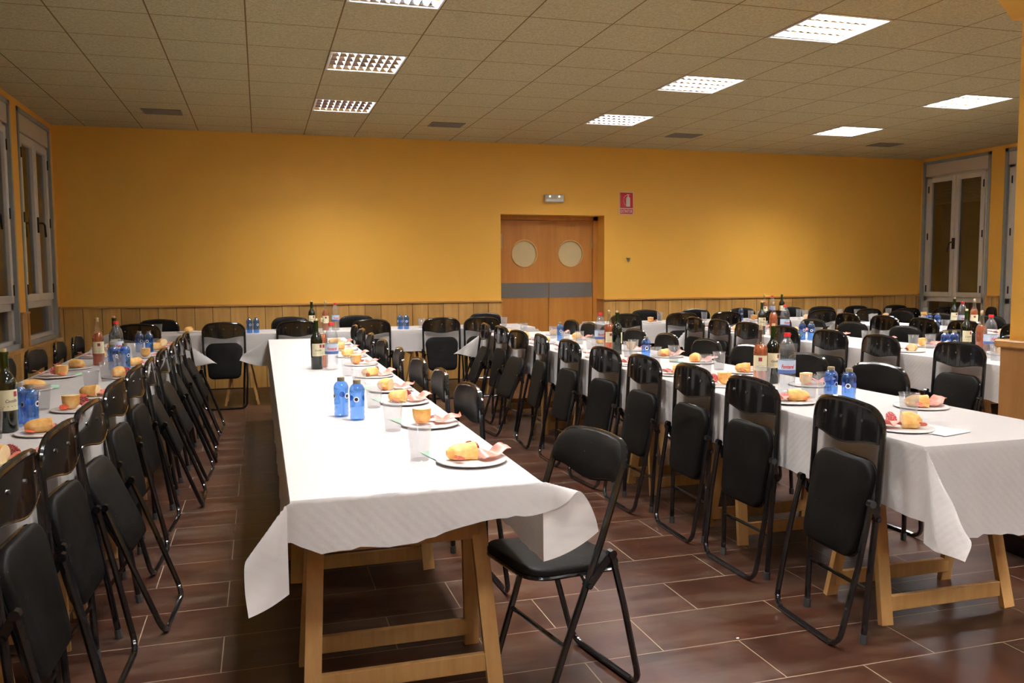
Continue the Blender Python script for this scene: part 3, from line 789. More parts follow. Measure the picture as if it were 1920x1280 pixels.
# ================================================================= CHAIRS
CL = 0.885                  # length of the back frame, floor to top
def arc(c, r, a0, a1, n=5): return [(c[0] + r * math.cos(a0 + (a1 - a0) * i / n), c[1] + r * math.sin(a0 + (a1 - a0) * i / n)) for i in range(n + 1)]
def make_chair(pose):
    t, spread, sa, sy, sz, piv = {'folded': (0.045, 0.125, 78, -0.002, 0.488, (-0.012, 0.53)),
                                  'slack': (0.125, 0.165, 65, 0.035, 0.475, (0.02, 0.51)),
                                  'shut': (0.03, 0.085, 83, -0.005, 0.49, (-0.008, 0.54)),
                                  'open': (-0.300, 0.335, 4, -0.125, 0.425, (-0.215, 0.475))}[pose]
    H = math.sqrt(CL * CL - t * t)
    root = thing('folding_chair')
    ey = Vector((0, t, H)) / CL; nb = Vector((0, -H, t)) / CL     # along frame, towards the back
    W0, W1 = 0.178, 0.203
    def P(x, s, off=0.0): return Vector((x, 0, 0)) + ey * s + nb * off
    bow = lambda x: 0.022 * max(0, 1 - (x / W1) ** 2)
    # inverted U frame
    rc = 0.085; path = [(-W0, 0.012), (-W0 - 0.008, 0.25), (-W1, 0.55), (-W1, CL - rc - 0.02)]
    path += arc((-W1 + rc, CL - rc - 0.02), rc, PI, PI / 2 + 0.12, 6)
    path += [(-0.06, CL - 0.013), (0, CL - 0.011), (0.06, CL - 0.013)]
    path += [(-x, s) for x, s in reversed(arc((-W1 + rc, CL - rc - 0.02), rc, PI, PI / 2 + 0.12, 6))]
    path += [(W1, CL - rc - 0.02), (W1, 0.55), (W0 + 0.008, 0.25), (W0, 0.012)]
    fm = MB(); fm.tube([P(x, s, bow(x) if s > CL - 0.14 else 0) for x, s in path], 0.0115, 8)
    fm.tube([P(-W0, 0.20), P(W0, 0.20)], 0.0075, 6)
    fm.obj('back_frame', M['black_tube'], root, True)
    for sx in (-1, 1):
        MB().tube([P(sx * W0, 0.0), P(sx * W0, 0.035)], 0.0145, 8).obj('rubber_foot', M['rubber'], root, True)
    # rear U with the floor bar
    pv = Vector((0, piv[0], piv[1])); WR = 0.222; bt = Vector((0, -spread, 0.0115)); dv = (pv - bt); LR = dv.length; dv.normalize()
    def Q(x, s): return Vector((x, 0, 0)) + bt + dv * s
    rb = 0.06; path = [(-WR + 0.004, LR), (-WR, 0.3), (-WR + 0.012, rb)]
    path += arc((-WR + 0.012 + rb, rb), rb, PI, 1.5 * PI, 5)
    path += [(-x, s) for x, s in reversed(path)]
    MB().tube([Q(x, s) for x, s in path], 0.011, 8).obj('rear_leg_frame', M['black_tube'], root, True)
    # seat
    D, Wd = 0.365, 0.355; a = R(sa); fy = Vector((0, math.cos(a), math.sin(a))); nz = Vector((0, -math.sin(a), math.cos(a))); c = Vector((0, sy, sz))
    if pose == 'open': c = Vector((0, sy, sz))
    def outline(k, inset):
        pts = []; w0, w1 = Wd / 2 - inset, Wd / 2 - 0.02 - inset; r1, r0 = 0.075 - inset * 0.6, 0.05 - inset * 0.6; h = D / 2 - inset
        for (cx, cy, r, a0) in ((w0 - r1, h - r1, r1, 0), (-w0 + r1, h - r1, r1, PI / 2), (-w1 + r0, -h + r0, r0, PI), (w1 - r0, -h + r0, r0, 1.5 * PI)):
            pts += arc((cx, cy), r, a0, a0 + PI / 2, 5)
        return [Vector((x, 0, 0)) + c + fy * (y + 0.0) + nz * k for x, y in pts]
    rings = [outline(-0.012, 0.006), outline(-0.009, 0.0), outline(0.004, 0.0), outline(0.010, 0.004), outline(0.0135, 0.014), outline(0.0155, 0.06)]
    vs = [p for r_ in rings for p in r_]; n = len(rings[0]); fs = [tuple(range(n - 1, -1, -1))]
    for i in range(len(rings) - 1):
        for k in range(n): k2 = (k + 1) % n; fs.append((i * n + k, i * n + k2, i * n + n + k2, i * n + n + k))
    fs.append(tuple(range((len(rings) - 1) * n, len(rings) * n)))
    MB().add(vs, fs).obj('seat', M['vinyl'], root, True)
    # steel rim under the seat
    rim = outline(-0.018, 0.004); MB().tube(rim + [rim[0]], 0.007, 6, False).obj('seat_frame', M['black_tube'], root, True)
    # hinge plates between back frame and rear legs
    for sx in (-1, 1):
        s0 = sz + 0.0 if pose != 'open' else 0.425
        h0 = P(sx * (W1 + 0.008), s0 - 0.02)
        h1 = Vector((sx * (WR - 0.004), piv[0], piv[1])) if True else None
        hp = MB(); hp.beam(h0, h1, 0.006, 0.024, (1, 0, 0))
        hp.tube([h1 - Vector((0.012, 0, 0)), h1 + Vector((0.012, 0, 0))], 0.014, 8)
        h2 = c + Vector((sx * Wd / 2, 0, 0)) + nz * -0.01; 
        hp.tube([P(sx * (W1 - 0.02), s0 - 0.02), P(sx * (W1 + 0.016), s0 - 0.02)], 0.009, 8)
        hp.beam(P(sx * (W1 - 0.014), s0 - 0.02), h2, 0.004, 0.02, (0, 0, 1))
        hp.obj('hinge', M['black_tube'], root, True)
    # backrest: glossy shell behind, padded front
    nx, nzv = 18, 7
    def topz(x):
        ax = abs(x); lim = W1 - rc
        if ax <= lim: return CL - 0.012 - 0.010 * (ax / lim) ** 2
        return CL - rc - 0.02 + math.sqrt(max(0, rc * rc - (ax - lim) ** 2))
    def botz(x):
        q = x / W1; return CL - 0.158 - 0.011 * math.cos(q * PI * 1.15)
    XW = W1 - 0.004
    def grid(off, pad):
        out = []
        for j in range(nzv + 1):
            for i in range(nx + 1):
                u = -1 + 2 * i / nx; x = XW * math.sin(u * PI / 2 * 0.999); v = j / nzv
                s = botz(x) + (topz(x) - botz(x)) * v
                pd = pad * (1 - abs(u) ** 6) * (1 - abs(2 * v - 1) ** 4)
                out.append(P(x, s, bow(x) + off - pd))
        return out
    def shellmesh(offa, offb, padb):
        A = grid(offa, 0); B = grid(offb, padb); n1 = (nx + 1) * (nzv + 1); vs = A + B; fs = []; w = nx + 1
        for j in range(nzv):
            for i in range(nx):
                q = (j * w + i, j * w + i + 1, (j + 1) * w + i + 1, (j + 1) * w + i); fs.append(q); fs.append(tuple(n1 + z for z in reversed(q)))
        edge = [i for i in range(w)] + [j * w + nx for j in range(1, nzv + 1)] + [nzv * w + i for i in range(nx - 1, -1, -1)] + [j * w for j in range(nzv - 1, 0, -1)]
        for i in range(len(edge)): a_, b_ = edge[i], edge[(i + 1) % len(edge)]; fs.append((b_, a_, n1 + a_, n1 + b_))
        return MB().add(vs, fs)
    bk = shellmesh(0.006, -0.002, 0.0).obj('backrest', M['black_plastic'], root, True)
    shellmesh(-0.0025, -0.010, 0.012).obj('back_pad', M['vinyl'], bk, True)
    # piping along the wavy lower edge
    MB().tube([P(XW * math.sin(u * PI / 2), botz(XW * math.sin(u * PI / 2)), bow(XW * math.sin(u * PI / 2)) + 0.003) for u in [-0.97 + 1.94 * i / 20 for i in range(21)]], 0.0045, 6).obj('piping', M['black_plastic'], bk, True)
    for x, s in ((-0.115, CL - 0.075), (0.0, CL - 0.075), (0.115, CL - 0.075)):
        q = P(x, s, bow(x) + 0.006); MB().tube([q, q + nb * 0.004], 0.0062, 8).obj('rivet', M['chrome'], bk, True)
    for k, v in {'folded': t, 'slack': t, 'shut': t, 'open': t}.items(): pass
    return root, t
chairs = {}
for p in ('folded', 'slack', 'shut', 'open'):
    r_, t_ = make_chair(p); chairs[p] = (Proto(r_), t_)
def chair(top, face, pose, label, group, twist=0.0):
    """top = (x, y) of the top of the back; face = heading in degrees (0 = +Y, 90 = -X, -90 = +X, 180 = -Y)"""
    th = R(face + twist); pr, t = chairs[pose]
    f = Vector((-math.sin(th), math.cos(th)))
    return pr.place((top[0] - f.x * t, top[1] - f.y * t, 0), th, label, 'chair', group)

def rowlab(i, n, side):
    return ORD[i]
# right side of the left-hand table (glossy backs towards the aisle)
A_ = [(-0.645, 2.48, -2, 'folded'), (-0.645, 3.01, -3, 'folded'), (-0.655, 3.54, -4, 'slack'), (-0.655, 4.20, -4, 'folded'), (-0.655, 4.81, -4, 'folded'), (-0.65, 5.33, 1, 'slack'), (-0.65, 6.02, -3, 'slack'), (-0.635, 6.55, 2, 'slack'), (-0.65, 7.22, 0, 'slack'), (-0.64, 7.74, -3, 'slack')]
for i, (x, y, tw, ps) in enumerate(A_):
    chair((x, y), 90, ps, 'black folding chair on the aisle side of the left table, %s from the camera' % ORD[i], 'folded chairs on the aisle side of the left table', tw)
for i, (x, y, tw) in enumerate([(-1.50, 4.35, 2), (-1.46, 4.95, -3), (-1.45, 5.60, 3), (-1.44, 6.25, -4), (-1.44, 6.95, 2), (-1.43, 7.55, 0)]):
    chair((x, y), -90, 'shut', 'black folding chair on the window side of the left table, %s from the camera' % ORD[i], 'folded chairs on the window side of the left table', tw)
# right side of the middle table
chair((1.075, 2.615), 90, 'open', 'black folding chair standing open at the near right corner of the middle table', 'open chair', 11)
for i, (y, tw) in enumerate([(3.50, 2), (4.10, -2), (4.70, 2), (5.42, -3), (6.18, 2), (6.88, -2), (7.5, 1), (8.08, 0)]):
    chair((0.842, y), 90, 'shut', 'folded black chair by the right side of the middle table, %s behind the open chair' % ORD[i], 'folded chairs on the right side of the middle table', tw)
# left side of the third table, backs to us
for i, (x, y, p, tw) in enumerate([(2.155, 2.66, 'folded', -3), (2.165, 3.33, 'shut', 1), (2.165, 3.87, 'shut', -1), (2.16, 4.44, 'folded', 1), (2.16, 5.02, 'folded', 5), (2.155, 5.66, 'folded', 1), (2.155, 6.29, 'folded', -4), (2.15, 6.88, 'slack', 6), (2.155, 7.44, 'folded', 2), (2.155, 7.99, 'slack', -2)]):
    chair((x - 0.03, y), -90, p, 'folded black chair by the left side of the third table, %s from the camera' % ORD[i], 'folded chairs on the left side of the third table', tw)
for i, (y, tw) in enumerate([(3.60, 2), (4.19, -3), (4.80, 2), (5.35, 0), (5.97, -2), (6.55, 2), (7.12, 0), (7.60, 0), (8.09, 0)]):
    chair((3.045, y), 90, 'shut', 'folded black chair by the right side of the third table, %s from the camera' % ORD[i], 'folded chairs on the right side of the third table', tw)
# fourth table
for i, (y, tw) in enumerate([(4.53, 2), (5.28, -2), (5.87, 2), (6.48, -1), (7.09, 3), (7.62, 0), (8.12, -2)]):
    chair((4.49, y), -90, 'folded', 'folded black chair by the left side of the fourth table, %s from the camera' % ORD[i], 'folded chairs on the left side of the fourth table', tw)
for i, (y, tw) in enumerate([(4.85, 0), (5.45, 2), (6.02, -2), (6.70, 2), (7.30, 0), (7.86, -2)]):
    chair((5.36, y), 90, 'shut', 'folded black chair by the right side of the fourth table, %s from the camera' % ORD[i], 'folded chairs on the right side of the fourth table', tw)
# fifth table
for i, (y, tw) in enumerate([(5.9, 0), (6.52, 2), (7.05, -2), (7.62, 2), (8.22, 0)]):
    chair((6.52, y), -90, 'folded', 'folded black chair by the left side of the fifth table, %s from the camera' % ORD[i], 'folded chairs on the left side of the fifth table', tw)
for i, (y, tw) in enumerate([(6.4, 0), (7.1, 2), (7.75, -2), (8.38, 2)]):
    chair((7.40, y), 90, 'shut', 'folded black chair by the right side of the fifth table, %s from the camera' % ORD[i], 'folded chairs on the right side of the fifth table', tw)
# cross tables
for i, (x, y, tw) in enumerate([(-1.18, 9.09, 4), (-0.37, 9.08, 0), (0.36, 9.09, -3), (1.13, 9.09, 2), (1.90, 9.09, -2), (2.36, 9.09, 3)]):
    chair((x, y), 0, 'folded', 'folded black chair on the near side of the left cross table, %s from the left' % ORD[i], 'folded chairs on the near side of the left cross table', tw)
for i, (x, tw) in enumerate([(-1.08, 2), (0.32, -2), (1.07, 1), (2.63, 2)]):
    chair((x, 9.94), 180, 'shut', 'black chair behind the left cross table by the wainscot, %s from the left' % ORD[i], 'chairs behind the left cross table', tw)
for i, (x, tw) in enumerate([(4.12, 3), (4.86, -2), (5.46, 2), (6.14, 0), (6.84, -2), (7.54, 3), (8.15, 0), (8.77, -2)]):
    chair((x, 9.12), 0, 'folded', 'folded black chair on the near side of the right cross table, %s from the left' % ORD[i], 'folded chairs on the near side of the right cross table', tw)
for i, (x, tw) in enumerate([(4.78, 1), (5.50, -2), (6.20, 2), (6.95, 0), (7.46, -2), (8.03, 1), (8.70, -1)]):
    chair((x, 9.95), 180, 'shut', 'black chair behind the right cross table by the wainscot, %s from the left' % ORD[i], 'chairs behind the right cross table', tw)
chair((9.36, 8.95), 60, 'shut', 'black folding chair standing folded by the right window near the corner', 'spare chairs by the right window', 0)
chair((9.33, 8.42), 75, 'folded', 'black folding chair standing folded by the right wall behind the pillar', 'spare chairs by the right window', 0)

# ================================================================= TABLE WARE
ZT = TOP + 0.0035
# cup
def make_cup():
    c = MB(); n = 20
    pr = [(0.0, 0.004), (0.026, 0.003), (0.0285, 0.0), (0.030, 0.004), (0.0385, 0.108), (0.0405, 0.110), (0.0405, 0.1125), (0.0385, 0.1125)]
    c.shell(pr, n); return c.obj('plastic_cup', M['cup'], None, True)
cupP = Proto(make_cup())
def make_plate():
    p = MB(); p.shell([(0.0, 0.003), (0.076, 0.003), (0.083, 0.0040), (0.092, 0.0075), (0.110, 0.0090), (0.114, 0.0080), (0.1145, 0.0045), (0.112, 0.0030), (0.100, 0.0012), (0.088, 0.0), (0.0, 0.0)], 28)
    return p.obj('plate', M['plate'], None, True)
plateP = Proto(make_plate())
def make_bread(seed, L=0.075, r=0.036):
    root = thing('bread_piece'); rg = random.Random(seed)
    b = MB(); n = 16; prof = []
    steps = 9
    vs = []; rings = []
    for i in range(steps + 1):
        u = i / steps; x = -L / 2 + L * u
        q = r * math.sqrt(max(0.0, 1 - (max(0, u - 0.25) / 0.78) ** 2.6)); rings.append((x, q))
    for (x, q) in rings:
        for k in range(n):
            a = 2 * PI * k / n; e = 1 + 0.13 * noise.noise(Vector((x * 30, math.cos(a) * 1.5 + seed, math.sin(a) * 1.5)))
            z = q * 0.86 * e * math.sin(a); z = max(z, -r * 0.62)
            vs.append((x, q * 1.0 * e * math.cos(a), z + r * 0.62))
    fs = []
    for i in range(steps):
        for k in range(n): k2 = (k + 1) % n; fs.append((i * n + k, i * n + k2, i * n + n + k2, i * n + n + k))
    fs.append(tuple(range(steps * n, steps * n + n)))
    b.add(vs, fs).obj('crust', M['crust'], root, True)
    c = MB(); c.add([(v[0] + 0.0006, v[1], v[2]) for v in vs[:n]] + [(-L / 2 - 0.004, 0, r * 0.65)], [(k, (k + 1) % n, n) for k in range(n)]); c.obj('crumb_face', M['crumb'], root, True)
    return root
def stand(root):
    for ch in root.children:
        for v in ch.data.vertices: x, y, z = v.co; v.co = (y, z - 0.02, -x + 0.031)
    return root
breadP = [Proto(make_bread(1, 0.085, 0.038)), Proto(stand(make_bread(2, 0.062, 0.037))), Proto(make_bread(3, 0.095, 0.035)), Proto(make_bread(4, 0.07, 0.040))]
def make_ham(seed):
    vs = []; nx, ny = 14, 8; b = MB()
    for th in (0, 1):
        for j in range(ny + 1):
            for i in range(nx + 1):
                u, v = i / nx, j / ny; x = (u - 0.42) * 0.105; y = (v - 0.5) * (0.066 + 0.014 * math.sin(u * 5 + seed))
                z = 0.010 + 0.020 * u * u + 0.016 * abs(math.sin(u * PI * 1.7 + seed)) * (0.5 + v * 0.7) + 0.004 * noise.noise(Vector((u * 4, v * 4, seed)))
                vs.append((x, y, z + th * 0.0022))
    w = nx + 1; n1 = w * (ny + 1); fs = []
    for j in range(ny):
        for i in range(nx):
            q = (j * w + i, (j + 1) * w + i, (j + 1) * w + i + 1, j * w + i + 1); fs.append(q); fs.append(tuple(n1 + z for z in reversed(q)))
    edge = [i for i in range(w)] + [j * w + nx for j in range(1, ny + 1)] + [ny * w + i for i in range(nx - 1, -1, -1)] + [j * w for j in range(ny - 1, 0, -1)]
    for i in range(len(edge)): a_, b_ = edge[i], edge[(i + 1) % len(edge)]; fs.append((a_, b_, n1 + b_, n1 + a_))
    return b.add(vs, fs).obj('ham_slice', M['ham'], None, True)
hamP = [Proto(make_ham(s)) for s in (0.3, 1.4)]
def make_disc(name, key, r, tilt):
    d = MB(); d.lathe([(0, -0.0012), (r, -0.0012), (r, 0.0012), (0, 0.0012)], 18)
    d.xf(Matrix.Translation((0, 0, 0.006 + r * math.sin(R(tilt)))) @ Matrix.Rotation(R(tilt), 4, 'Y'))
    return d.obj(name, M[key])
salP = [Proto(make_disc('salami_slice', 'salami', 0.026, 62)), Proto(make_disc('salami_slice', 'salami', 0.024, 25))]
choP = [Proto(make_disc('chorizo_slice', 'chorizo', 0.019, 30)), Proto(make_disc('chorizo_slice', 'chorizo', 0.018, 14))]
def make_cheese():
    c = MB(); c.poly_prism([(0, 0, 0.004), (0.055, 0.012, 0.004), (0.055, -0.012, 0.004)], (0, 0, 0.012)); return c.obj('cheese_wedge', M['cheese'])
cheP = Proto(make_cheese())
cheP.place((-0.84, 2.98, ZT + 0.003), 0.8, 'yellow cheese wedge beside the bread on the plate nearest the camera on the left table', 'cheese')
def make_napkin(key):
    n = MB(); vs = []; k = 8
    for th in (0, 1):
        for j in range(k + 1):
            for i in range(k + 1):
                u, v = i / k - .5, j / k - .5; vs.append((u * 0.165, v * 0.165, 0.0004 + th * 0.0012 + 0.0012 * (1 + noise.noise(Vector((u * 5, v * 5, 2.0))))))
    w = k + 1; n1 = w * w; fs = []
    for j in range(k):
        for i in range(k):
            q = (j * w + i, (j + 1) * w + i, (j + 1) * w + i + 1, j * w + i + 1); fs.append(q); fs.append(tuple(n1 + z for z in reversed(q)))
    return n.add(vs, fs).obj('paper_napkin', M[key], None, True)
napG, napW = Proto(make_napkin('napkin')), Proto(make_napkin('napkin_white'))

def wrap(me_or_mb, rad, zc, ang=0.0, lift=0.0006):
    """bend flat lettering (x,y plane) around a cylinder about z"""
    for v in me_or_mb.vertices:
        x, y, z = v.co; a = ang - PI / 2 + x / rad; rr_ = rad + lift + z
        v.co = (rr_ * math.cos(a), rr_ * math.sin(a), zc + y)
    return me_or_mb
def band(r, z0, z1, a0=None, a1=None, n=24):
    b = MB(); vs = []; a0 = 0 if a0 is None else a0; a1 = 2 * PI if a1 is None else a1
    for i in range(n + 1):
        a = a0 + (a1 - a0) * i / n; vs += [(r * math.cos(a), r * math.sin(a), z0), (r * math.cos(a), r * math.sin(a), z1)]
    return b.add(vs, [(2 * i, 2 * i + 2, 2 * i + 3, 2 * i + 1) for i in range(n)])
def crest(r, z0, z1, a, da, mtl, nm, par):
    return band(r, z0, z1, a - da, a + da, 6).obj(nm, mtl, par)
FRONT = -PI / 2
def make_wine():
    w = thing('wine_bottle')
    MB().lathe([(0, 0.0), (0.034, 0.0), (0.037, 0.004), (0.037, 0.185), (0.034, 0.205), (0.024, 0.222), (0.0155, 0.238), (0.0145, 0.252)], 24).obj('bottle_body', M['dark_glass'], w, True)
    MB().lathe([(0.0145, 0.25), (0.0138, 0.300), (0.0155, 0.301), (0.0155, 0.310), (0.013, 0.311)], 18).obj('bottle_neck', M['green_glass'], w, True)
    MB().lathe([(0.0095, 0.30), (0.0095, 0.322), (0.008, 0.324), (0, 0.324)], 12).obj('cork', M['cork'], w, True)
    lb = band(0.0374, 0.085, 0.165, FRONT - 1.15, FRONT + 1.15).obj('label', M['label_cream'], w, True)
    crest(0.0378, 0.138, 0.158, FRONT + 0.45, 0.22, M['label_red'], 'crest', lb)
    mobj('lettering', wrap(text_mesh('Castillo', 0.017, 0.0002, M['ink'], 0.045, shear=0.3), 0.0376, 0.122, PI / 2 + FRONT), lb)
    crest(0.0378, 0.1005, 0.1020, FRONT, 1.1, M['ink'], 'rule_line', lb)
    return w
def make_rose():
    w = thing('rose_wine_bottle')
    MB().shell([(0, 0.0), (0.034, 0.0), (0.037, 0.004), (0.037, 0.180), (0.035, 0.198), (0.027, 0.215), (0.0175, 0.232), (0.0150, 0.255), (0.0138, 0.300), (0.0155, 0.301), (0.0155, 0.312), (0.012, 0.312)], 24).obj('bottle_body', M['clear_glass'], w, True)
    MB().lathe([(0, 0.004), (0.0345, 0.004), (0.0352, 0.01), (0.0352, 0.180), (0.033, 0.198), (0.026, 0.212), (0.024, 0.216), (0, 0.216)], 24).obj('wine', M['rose_liquid'], w, True)
    MB().lathe([(0.0095, 0.295), (0.0095, 0.320), (0.008, 0.322), (0, 0.322)], 12).obj('cork', M['cork'], w, True)
    lb = band(0.0374, 0.080, 0.160, FRONT - 1.15, FRONT + 1.15).obj('label', M['label_cream'], w, True)
    crest(0.0378, 0.130, 0.150, FRONT, 0.25, M['label_red'], 'crest', lb)
    crest(0.0378, 0.0955, 0.0970, FRONT, 1.1, M['ink'], 'rule_line', lb)
    return w
def make_water():
    w = thing('water_bottle')
    MB().shell([(0, 0.004), (0.030, 0.0), (0.040, 0.004), (0.0425, 0.014), (0.040, 0.030), (0.0425, 0.045), (0.0405, 0.060), (0.0425, 0.075), (0.0415, 0.10), (0.0415, 0.165), (0.0425, 0.185), (0.040, 0.215), (0.032, 0.245), (0.020, 0.265), (0.014, 0.274), (0.013, 0.284)], 24).obj('bottle_body', M['clear_pet'], w, True)
    MB().lathe([(0.0155, 0.280), (0.0165, 0.282), (0.0165, 0.298), (0.0155, 0.300), (0, 0.300)], 16).obj('cap', M['red_cap'], w, True)
    lb = band(0.0428, 0.100, 0.165).obj('label', M['label_pale'], w, True)
    band(0.0431, 0.100, 0.118).obj('blue_band', M['label_blue'], lb, True)
    for k in range(2):
        mobj('lettering', wrap(text_mesh('Fontarel', 0.026, 0.0002, M['red_ink'], 0.066, shear=0.35, bold=0.0005), 0.0432, 0.134, PI / 2 + FRONT + k * PI), lb)
    return w
def make_blue():
    w = thing('blue_water_bottle')
    def rp(z): return 0.0
    MB().shell([(0, 0.003), (0.022, 0.0), (0.029, 0.003), (0.0305, 0.012), (0.0285, 0.022), (0.0305, 0.032), (0.0285, 0.042), (0.0305, 0.052), (0.0300, 0.060), (0.0300, 0.100), (0.0315, 0.116), (0.0305, 0.130), (0.0240, 0.143), (0.0150, 0.150), (0.0135, 0.155)], 22).obj('bottle_body', M['blue_pet'], w, True)
    MB().lathe([(0.0145, 0.150), (0.0155, 0.152), (0.0155, 0.164), (0.0145, 0.166), (0, 0.166)], 16).obj('cap', M['olive_cap'], w, True)
    for k in range(3):
        a = FRONT + k * 2 * PI / 3
        disc = MB(); vs = [(0, 0, 0)] + [(0.012 * math.cos(2 * PI * i / 18), 0.012 * math.sin(2 * PI * i / 18), 0) for i in range(18)]
        disc.add(vs, [(0, 1 + i, 1 + (i + 1) % 18) for i in range(18)]); me = disc.mesh('round_emblem', M['label_white']); wrap(me, 0.0305, 0.088, PI / 2 + a)
        e = mobj('round_emblem', me, w)
        d2 = MB(); vs = [(0, 0, 0)] + [(0.007 * math.cos(2 * PI * i / 14), 0.007 * math.sin(2 * PI * i / 14), 0) for i in range(14)]
        d2.add(vs, [(0, 1 + i, 1 + (i + 1) % 14) for i in range(14)]); m2 = d2.mesh('emblem_centre', M['ink']); wrap(m2, 0.0305, 0.088, PI / 2 + a, 0.0011)
        mobj('emblem_centre', m2, e)
    return w
PR = {'wine': (Proto(make_wine()), 'bottle'), 'rose': (Proto(make_rose()), 'bottle'), 'water': (Proto(make_water()), 'bottle'), 'blue': (Proto(make_blue()), 'bottle')}

def face_cam(x, y): return math.atan2(-(0 - x), (0 - y)) + PI   # turn local -Y to the camera side
PLACED = []
def put(kind, x, y, label, group, turn=0.0):
    pr, cat = PR[kind]; PLACED.append((x, y, 0.046))
    return pr.place((x, y, ZT), math.atan2(y, x) - PI / 2 + turn, label, cat, group)
BG = {'wine': 'dark wine bottles', 'rose': 'rose wine bottles', 'water': 'clear water bottles with red caps', 'blue': 'small blue water bottles'}
for kind, x, y, lab, tn in [
    ('wine', 0.335, 5.50, 'dark red wine bottle with cream label in the bottle cluster on the middle table', 0.3),
    ('rose', 0.375, 5.60, 'orange rose wine bottle between wine and water on the middle table', 0.2),
    ('water', 0.425, 5.45, 'clear water bottle with red cap and blue label on the middle table', 0.1),
    ('blue', 0.317, 3.61, 'left one of the two small blue water bottles on the middle table', 0.9),
    ('blue', 0.372, 3.50, 'right one of the two small blue water bottles on the middle table', -0.1),
    ('wine', -0.955, 3.66, 'dark wine bottle at the left edge of the picture on the left table', 0.5),
    ('wine', -0.985, 6.42, 'dark wine bottle behind the water bottle on the left table', 0.3),
    ('rose', -1.065, 6.26, 'rose wine bottle left of the water bottle on the left table', 0.1),
    ('water', -0.935, 6.17, 'clear water bottle with red cap on the left table', 0.6),
    ('blue', -0.905, 3.79, 'right one of the near pair of blue water bottles on the left table', 1.0),
    ('blue', -0.965, 3.86, 'left one of the near pair of blue water bottles on the left table', -0.6),
    ('blue', -0.920, 5.90, 'left one of the middle pair of blue water bottles on the left table', 0.8),
    ('blue', -0.855, 5.95, 'right one of the middle pair of blue water bottles on the left table', 0.7),
    ('blue', -0.930, 7.22, 'left one of the far pair of blue water bottles on the left table', 0.5),
    ('blue', -0.855, 7.19, 'right one of the far pair of blue water bottles on the left table', -0.5),
    ('rose', 2.545, 3.90, 'rose wine bottle with cream label in the near cluster on the third table', 0.0),
    ('wine', 2.655, 3.95, 'dark wine bottle in the near cluster on the third table', 0.4),
    ('water', 2.500, 3.60, 'clear water bottle with red cap in the near cluster on the third table', 0.15),
    ('blue', 2.500, 3.26, 'left one of the near pair of blue water bottles on the third table', 0.9),
    ('blue', 2.535, 3.18, 'right one of the near pair of blue water bottles on the third table', -0.1),
    ('water', 2.49, 5.98, 'clear water bottle with red cap in the far cluster on the third table', 0.4),
    ('wine', 2.53, 5.75, 'dark wine bottle in the far cluster on the third table', 2.0),
    ('rose', 2.525, 5.89, 'rose wine bottle in the far cluster on the third table', 0.4),
    ('blue', 2.53, 5.26, 'small blue water bottle in the middle of the third table', 0.2),
    ('blue', 2.57, 7.10, 'small blue water bottle toward the far end of the third table', 0.2),
    ('wine', 4.66, 7.13, 'dark wine bottle in the far cluster on the fourth table', 0.2),
    ('rose', 4.67, 6.95, 'red rose wine bottle in the far cluster on the fourth table', 2.5),
    ('water', 4.68, 6.78, 'clear water bottle with red cap in the far cluster on the fourth table', 0.6),
    ('blue', 4.61, 6.42, 'left one of the far pair of blue water bottles on the fourth table', 0.6),
    ('blue', 4.66, 6.36, 'right one of the far pair of blue water bottles on the fourth table', 0.1),
    ('wine', 4.965, 4.96, 'dark wine bottle in the near cluster on the fourth table', 0.5),
    ('rose', 4.90, 4.76, 'amber rose wine bottle in the near cluster on the fourth table', 2.4),
    ('water', 4.815, 4.60, 'clear water bottle with red cap in the near cluster on the fourth table', 0.9),
    ('blue', 4.80, 4.98, 'left one of the near pair of blue water bottles on the fourth table', 0.5),
    ('blue', 4.87, 4.97, 'right one of the near pair of blue water bottles on the fourth table', 0.1),
    ('wine', 7.06, 7.22, 'dark wine bottle on the fifth table', 0.2),
    ('rose', 6.96, 6.86, 'rose wine bottle on the fifth table', 0.2),
    ('water', 6.69, 6.74, 'clear water bottle with red cap on the fifth table', 0.5),
    ('blue', 6.69, 7.17, 'left one of the two blue water bottles on the fifth table', 0.2),
    ('blue', 6.76, 7.13, 'right one of the two blue water bottles on the fifth table', 0.8),
    ('wine', 0.53, 9.42, 'dark wine bottle on the left cross table', 0.1),
    ('rose', 0.675, 9.38, 'rose wine bottle on the left cross table', 0.1),
    ('water', 0.78, 9.36, 'clear water bottle with red cap on the left cross table', 0.3),
    ('blue', -0.12, 9.22, 'left one of the left pair of blue water bottles on the left cross table', 0.3),
    ('blue', -0.05, 9.22, 'right one of the left pair of blue water bottles on the left cross table', 0.5),
    ('blue', 1.475, 9.27, 'left one of the right pair of blue water bottles on the left cross table', 0.9),
    ('blue', 1.54, 9.25, 'right one of the right pair of blue water bottles on the left cross table', 0.1),
    ('wine', 6.62, 9.67, 'dark wine bottle on the right cross table', 0.3),
    ('water', 6.44, 9.62, 'clear water bottle with red cap on the right cross table', 0.3),
    ('rose', 6.33, 9.63, 'rose wine bottle on the right cross table', 0.3),
    ('blue', 5.77, 9.29, 'small blue water bottle on the right cross table', 0.3)]:
    put(kind, x, y, lab, BG[kind], tn)

